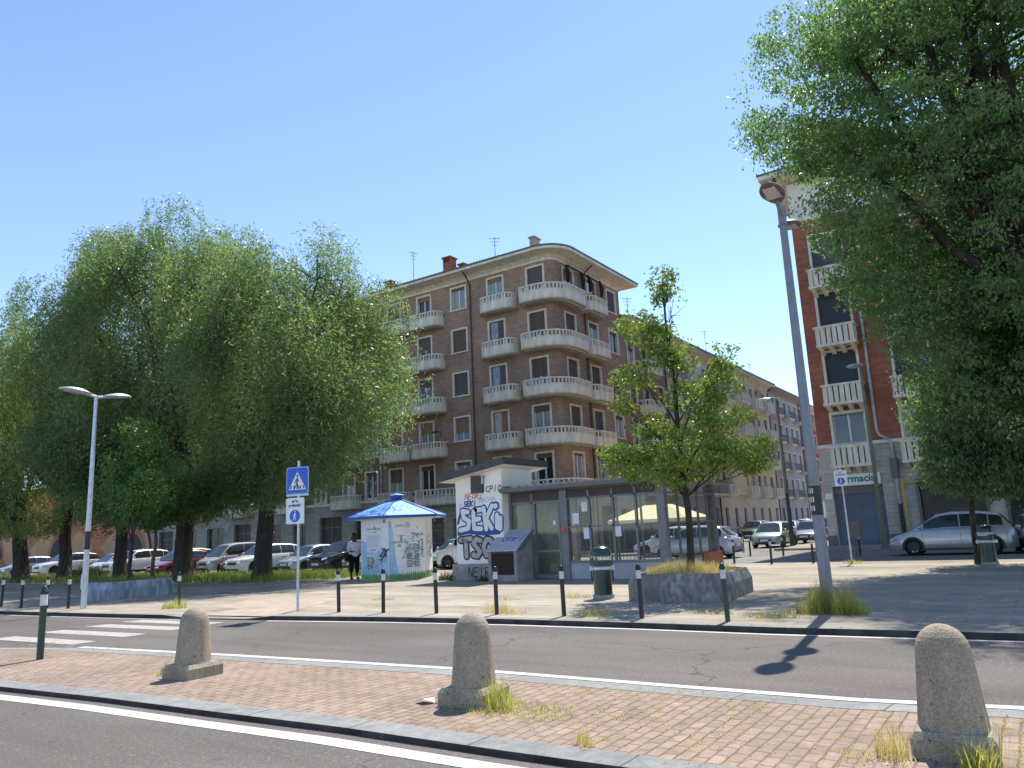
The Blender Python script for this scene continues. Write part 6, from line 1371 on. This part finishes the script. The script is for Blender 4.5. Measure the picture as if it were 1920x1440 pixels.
def tree(name,label,base,trunk,fork,r0,ells,nl,L,W,lm,barkm='bark',style='elm',seed=1,gap=-.5,gs=1.2,tuft=.5,per=26,limbs=9,r1=None,shell=.45,group=None,strand=(.9,2.3),cat='tree',extra=None,droop=.5,nbr=60):
    rng=np.random.default_rng(seed); t=empty(name,base,0,label,cat,group); bx,by,bz=base
    b=MB(); tp=[(0,0,-.05),(trunk[0]*.1,trunk[1]*.1,.35)]+[(trunk[0]*k/4+rng.normal()*.03,trunk[1]*k/4+rng.normal()*.03,fork*k/4) for k in range(1,5)]
    r1=r1 or r0*.72; b.tube(tp,[r0*1.45,r0*1.08]+[r0+(r1-r0)*k/4 for k in range(1,5)],12,0,False)
    E=[[e[0]-bx,e[1]-by,e[2]-bz,*e[3:]] for e in ells]
    b.build('trunk',M[barkm],t)
    ends=ell_points(E,limbs,rng,.3,-9); ec=np.mean(np.array(E)[:,:3],axis=0); ends=ec+(ends-ec)*.80
    b=MB(); top=np.array(tp[-1]); ws=np.array([e[3]*e[4]*e[5] for e in E])
    br=[]
    for q in ends:
        pts=limb(b,tp[-1] if rng.random()<.7 else tp[-2],q,r1*rng.uniform(.45,.7),r1*.10,rng,.10,7,.05); br+= [(np.array(p),k) for k,p in enumerate(pts) if k>=2]
    sub=ell_points(E,nbr,rng,.55,-9); sub=ec+(sub-ec)*.90
    BP=np.array([p for p,_ in br])
    for q in sub:
        i=np.argmin(np.linalg.norm(BP-q,axis=1)+.6*np.maximum(0,BP[:,2]-q[2])); limb(b,BP[i],q,r1*.11,r1*.02,rng,.10,5,.06)
    b.build('limbs',M[barkm],t)
    if style=='willow':
        ns=max(1,nl//per); S=ell_points(E,ns,rng,shell,gap,gs,seed); ln=rng.uniform(strand[0],strand[1],ns)*np.clip((S[:,2]-1.6)/6,.25,1.2)
        cen=np.mean(np.array(E)[:,:3],axis=0); outd=S-cen; outd[:,2]=0; outd/=np.linalg.norm(outd,axis=1,keepdims=True)+1e-6
        tt=rng.uniform(0,1,(ns,per)); od=rng.uniform(.25,1.3,(ns,1))
        P=S[:,None,:]+np.stack([outd[:,0:1]*od*np.sqrt(tt)*ln[:,None]*.5,outd[:,1:2]*od*np.sqrt(tt)*ln[:,None]*.5,.12*np.sin(tt*3)-tt**1.25*ln[:,None]],2)
        P=P.reshape(-1,3)+rng.normal(size=(ns*per,3))*.09
        Dr=unit(len(P),rng)*1.0+np.array([0,0,-.65])
        P=P[P[:,2]>.9]; Dr=Dr[:len(P)]
    else:
        nt_=max(1,nl//per); S=ell_points(E,nt_,rng,shell,gap,gs,seed)
        P=(S[:,None,:]+unit(nt_*per,rng).reshape(nt_,per,3)*(rng.uniform(0,1,(nt_,per,1))**.5)*tuft*1.25*rng.uniform(.5,1.2,(nt_,1,1))*np.array([1,1,.55])).reshape(-1,3); Dr=unit(len(P),rng)+np.array([0,0,-droop])
    link('crown',leaf_mesh('crown',P,Dr,L,W,LM[lm],rng),t)
    return t
rg=np.random.default_rng(5)
GW='willows in the row along the verge'
F_=TREE_Q
e=[[-26.5,22.2,9.8,4.3,4.6,4.6],[-28.6,22.2,10.2,3.4,4,3.9],[-23.5,22.0,9.0,2.5,3.2,2.9],[-25.6,22.0,13.8,2.2,2.6,2.3],[-28.6,22,7,3,3,2.5],[-25.0,22,6.6,2.4,2.6,1.9],[-27.5,21.3,4.9,3.8,2.4,1.7],[-30.4,21.3,4.6,2.2,2.2,1.6],[-27.9,20.9,4.4,3.4,1.8,1.3],[-25.3,21.2,5.0,2.0,1.8,1.2]]; e+=lobes((-26.5,22.2,10.0),(4.7,5.0,5.6),24,rg,(.20,.34))
tree('willow_tree','right hand willow whose crown hangs in front of the brown brick block',(-28.65,22.1,PZ),(.2,.2),5.0,.40,e,int(150000*F_),.20,.050,'willow',style='willow',seed=3,gap=-.55,gs=1.5,limbs=12,nbr=60,group=GW,shell=.4)
e=[[-38.2,22.8,13.2,5.6,5.5,6.0],[-42.4,22.8,13.2,4.8,5.0,6.2],[-33.8,22.5,11.8,3.6,4.5,5.0],[-37.0,22.5,18.6,1.9,2.2,2.4],[-40.8,22.5,17.6,3.0,3.2,2.9],[-37,22,7.5,7.5,4,3],[-36.5,21.0,4.7,5.0,2.4,1.9],[-32.5,21.0,4.4,2.4,2.2,1.6],[-36.5,20.6,4.1,5.2,1.8,1.3],[-33,20.6,4.0,2.6,1.6,1.2]]; e+=lobes((-39.3,22.6,13.0),(8.2,6.2,7.6),38,rg,(.16,.30))
tree('willow_tree','tallest willow with the highest rounded crown at left centre',(-33.95,21.7,PZ),(-.4,.2),5.5,.45,e,int(260000*F_),.21,.055,'willow',style='willow',seed=4,gap=-.55,gs=1.4,limbs=16,nbr=90,group=GW,shell=.4)
e=[[-41.0,21.4,7.2,3.8,3.4,3.6],[-39,21.2,5.8,2.6,2.6,2.2]]; e+=lobes((-41,21.3,7.0),(4.3,3.6,3.9),10,rg)
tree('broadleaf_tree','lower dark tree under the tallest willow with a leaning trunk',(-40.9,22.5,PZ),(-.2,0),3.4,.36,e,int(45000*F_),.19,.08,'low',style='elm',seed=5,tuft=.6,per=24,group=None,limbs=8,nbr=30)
e=[[-49.5,22.4,11.0,4.5,4.6,5.8],[-53.5,22.4,10.5,4.6,4.6,6.0],[-47,22.0,8.0,4.0,3.5,4.5],[-47.5,20.7,4.2,4.4,2.2,1.7],[-47,20.2,3.8,4.4,1.6,1.2]]; e+=lobes((-51,22.3,10.6),(6.8,5,6.6),20,rg)
tree('willow_tree','willow behind the left lamp pole with an ivy covered trunk',(-45.9,22.0,PZ),(-.3,0),4.8,.36,e,int(90000*F_),.22,.06,'willow2',style='willow',seed=6,gap=-.55,gs=1.4,limbs=11,nbr=50,group=GW,shell=.4)
e=[[-58.5,22,11,4.8,4.6,6.0],[-62.5,22,11.5,4.5,4.5,5.8],[-54.5,21.6,7,5,3.5,4],[-54,20.5,4.2,5.0,2.2,1.7],[-53,20.0,3.8,5.0,1.6,1.2]]; e+=lobes((-60,22,11.0),(7.2,5,6.6),16,rg)
tree('willow_tree','leftmost willow with a thick bare dark trunk by the frame edge',(-49.4,21.3,PZ),(-1.5,.2),4.6,.44,e,int(90000*F_),.23,.065,'willow2',style='willow',seed=7,gap=-.55,gs=1.4,limbs=11,nbr=40,group=GW,shell=.4)
e=[[-25.9,14.6,4.8,1.25,1.25,1.5],[-25.2,14.5,3.6,1.2,1.2,.9],[-26.8,14.8,3.9,1.0,1.0,.9]]; e=[]
e=[[-26.2,14.9,4.2,1.3,1.2,1.3],[-25.0,14.4,3.5,.9,.9,.8],[-27.2,15.2,3.6,1.0,1.0,.9],[-26.0,14.8,5.4,.9,.9,.8]]
tree('young_tree','bright green small tree growing from the left stone planter',(-25.75,14.5,PZ+.4),(-.1,.1),2.0,.075,e,int(9500*F_),.12,.075,'maple',barkm='bark',seed=8,tuft=.32,per=16,limbs=8,nbr=20,gap=-.3,gs=2.5)
e=[[-31.2,18.5,3.4,1.6,1.0,.9],[-30.0,18.2,4.2,1.1,.9,.9]]
tree('young_tree','thin trunked small tree just left of the pale planter tree',(-31.3,18.6,PZ),(.05,.0),2.3,.085,e,int(7000*F_),.13,.075,'maple',barkm='bark_brown',seed=18,tuft=.35,per=16,limbs=6,nbr=14,gap=-.3,gs=2.5)
# big elm at right, trunk just outside the frame
e=[[1.2,26,12.5,6.6,6.0,7.0],[-2.2,25.6,14.5,3.7,4.0,4.0],[-1.6,25.4,10.5,3.4,3.6,3.6],[-1.0,25.6,17.8,3.6,3.8,3.4],[4,26.5,15,5,5,6],[-.9,25.2,8.2,2.9,3,3.0],[-.9,26,5.6,2.4,2.4,2.4],[1.6,26,6.5,3.0,2.8,3.2],[1.5,25.5,9.8,3.6,3.0,2.6]]; e+=lobes((1.0,25.8,13.2),(7.4,6.4,7.4),46,rg,(.16,.30))
tree('elm_tree','huge spreading elm filling the upper right corner',(.95,26.4,PZ),(-.1,-.2),6.8,.46,e,int(270000*F_),.155,.070,'elm',style='elm',seed=9,gap=-.55,gs=1.5,tuft=.42,per=26,limbs=16,nbr=170,shell=.35,droop=.9)
e=[[-.9,27.5,4.9,2.2,2.2,1.9],[.9,27,5.4,2.6,2.4,2.4],[2.8,27.5,5,2.5,2.5,2.4],[-1.6,26.6,3.6,1.1,1.2,.9],[.6,26.6,3.3,1.7,1.3,.8],[-.6,26.4,4.4,2.2,1.6,1.6],[-1.9,26.0,3.0,.9,.9,.75],[2.2,26.4,3.0,1.5,1.3,.8],[-.4,26.2,2.75,1.6,1.2,.75],[1.0,26.0,2.6,1.5,1.2,.7],[2.4,26.2,4.2,2.0,1.6,1.6]]
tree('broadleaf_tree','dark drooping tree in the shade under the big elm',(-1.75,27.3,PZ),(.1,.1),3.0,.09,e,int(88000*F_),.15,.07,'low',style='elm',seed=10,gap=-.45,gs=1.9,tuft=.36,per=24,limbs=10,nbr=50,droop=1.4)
# slim tree in the big planter
e=[[-6.7,16.6,7.35,.36,.36,.42],[-6.55,16.6,6.75,.42,.4,.45],[-7.4,16.5,6.35,.62,.5,.40],[-6.9,16.6,6.0,.45,.45,.5],[-6.5,16.6,5.45,.6,.5,.40],[-7.6,16.5,5.2,.60,.5,.36],[-5.35,16.7,5.45,.36,.36,.42],[-5.5,16.8,4.9,.50,.45,.45],[-7.9,16.4,4.55,.38,.4,.22],[-6.2,16.6,4.5,.7,.6,.45],[-7.3,16.5,3.95,.6,.5,.28],[-5.6,16.8,4.0,.75,.6,.42],[-6.6,16.6,3.4,1.2,1.0,.50],[-7.7,16.4,3.15,.75,.7,.42],[-5.3,16.9,3.2,.9,.8,.42],[-6.6,16.3,2.78,1.0,.9,.32],[-4.95,17.0,2.95,.45,.5,.30],[-8.2,16.4,3.4,.35,.4,.25]]
e=[[-6.6+(q[0]+6.6)*.95,q[1],q[2],q[3]*.96,*q[4:]] for q in e]
tree('young_tree','slim leafy young tree rising from the big concrete planter',(-6.62,16.65,PZ+.45),(.02,.0),2.0,.082,e,int(17000*F_),.105,.058,'young',barkm='bark',seed=12,tuft=.20,per=14,limbs=3,nbr=10,gap=-.75,gs=3.0,shell=.2,droop=.5,r1=.07)
def planter_branches():
    t=[o for o in D.objects if o.get('label','').startswith('slim leafy')][0]; l=[c for c in t.children if c.name.startswith('limbs')][0]
    b=MB(); rng=np.random.default_rng(3); tr=[(0,0,1.9),(-.03,0,3.2),(-.02,.02,4.4),(-.10,.0,5.6),(-.10,0,6.7),(-.06,0,7.2)]; b.tube(tr,[.07,.058,.045,.03,.02,.008],8,0,False)
    T=np.array(tr)
    for q in e:
        qq=np.array(q[:3])-np.array([-6.62,16.65,PZ+.45]); z=max(1.7,qq[2]-.9-.5*abs(qq[0])); p=np.array([np.interp(z,T[:,2],T[:,0]) if z>1.9 else .02,0,z]); limb(b,p,qq,.028 if q[3]>.5 else .02,.006,rng,.08,6,.06)
        for _ in range(5): limb(b,p+(qq-p)*rng.uniform(.4,.9),qq+rng.normal(size=3)*np.array(q[3:6])*.38,.010,.003,rng,.08,4,.03)
    o=D.objects['limbs'] if False else l; o.data=b.mesh('limbs',M['bark'])
planter_branches()
def elm_limbs():
    t=[o for o in D.objects if o.get('label','').startswith('huge spreading')][0]; l=[c for c in t.children if c.name.startswith('limbs')][0]
    rng=np.random.default_rng(8); base=np.array([.95,26.4,PZ])
    for q in [[(.85,26.0,6.5),(.1,24.6,10),(-.6,23.4,13.5),(-1.0,22.6,17.5)],[(.85,26.1,6.5),(.5,24.8,10.5),(.35,23.8,14.5),(-.1,23.2,18.5)],[(.8,26.0,6.2),(-.6,24.8,8.6),(-2.0,23.8,10.8),(-3.4,23.0,12.6)],[(.9,26,6.6),(1.1,24.8,10.5),(1.0,23.9,15),(1.2,23.4,19)],[(.3,24.9,9.0),(-1.4,23.9,12.0),(-2.6,23.2,15.2)]]:
        b=MB(); pts=[tuple(np.array(p)-base) for p in q]
        P=[]
        for a,c in zip(pts,pts[1:]):
            for k in range(4): P.append(tuple(np.array(a)+(np.array(c)-np.array(a))*k/4+rng.normal(size=3)*.05))
        P.append(pts[-1]); n=len(P); b.tube(P,[.26-.22*k/n for k in range(n)],9,0,False); b.build('limb',M['bark'],t)
elm_limbs()
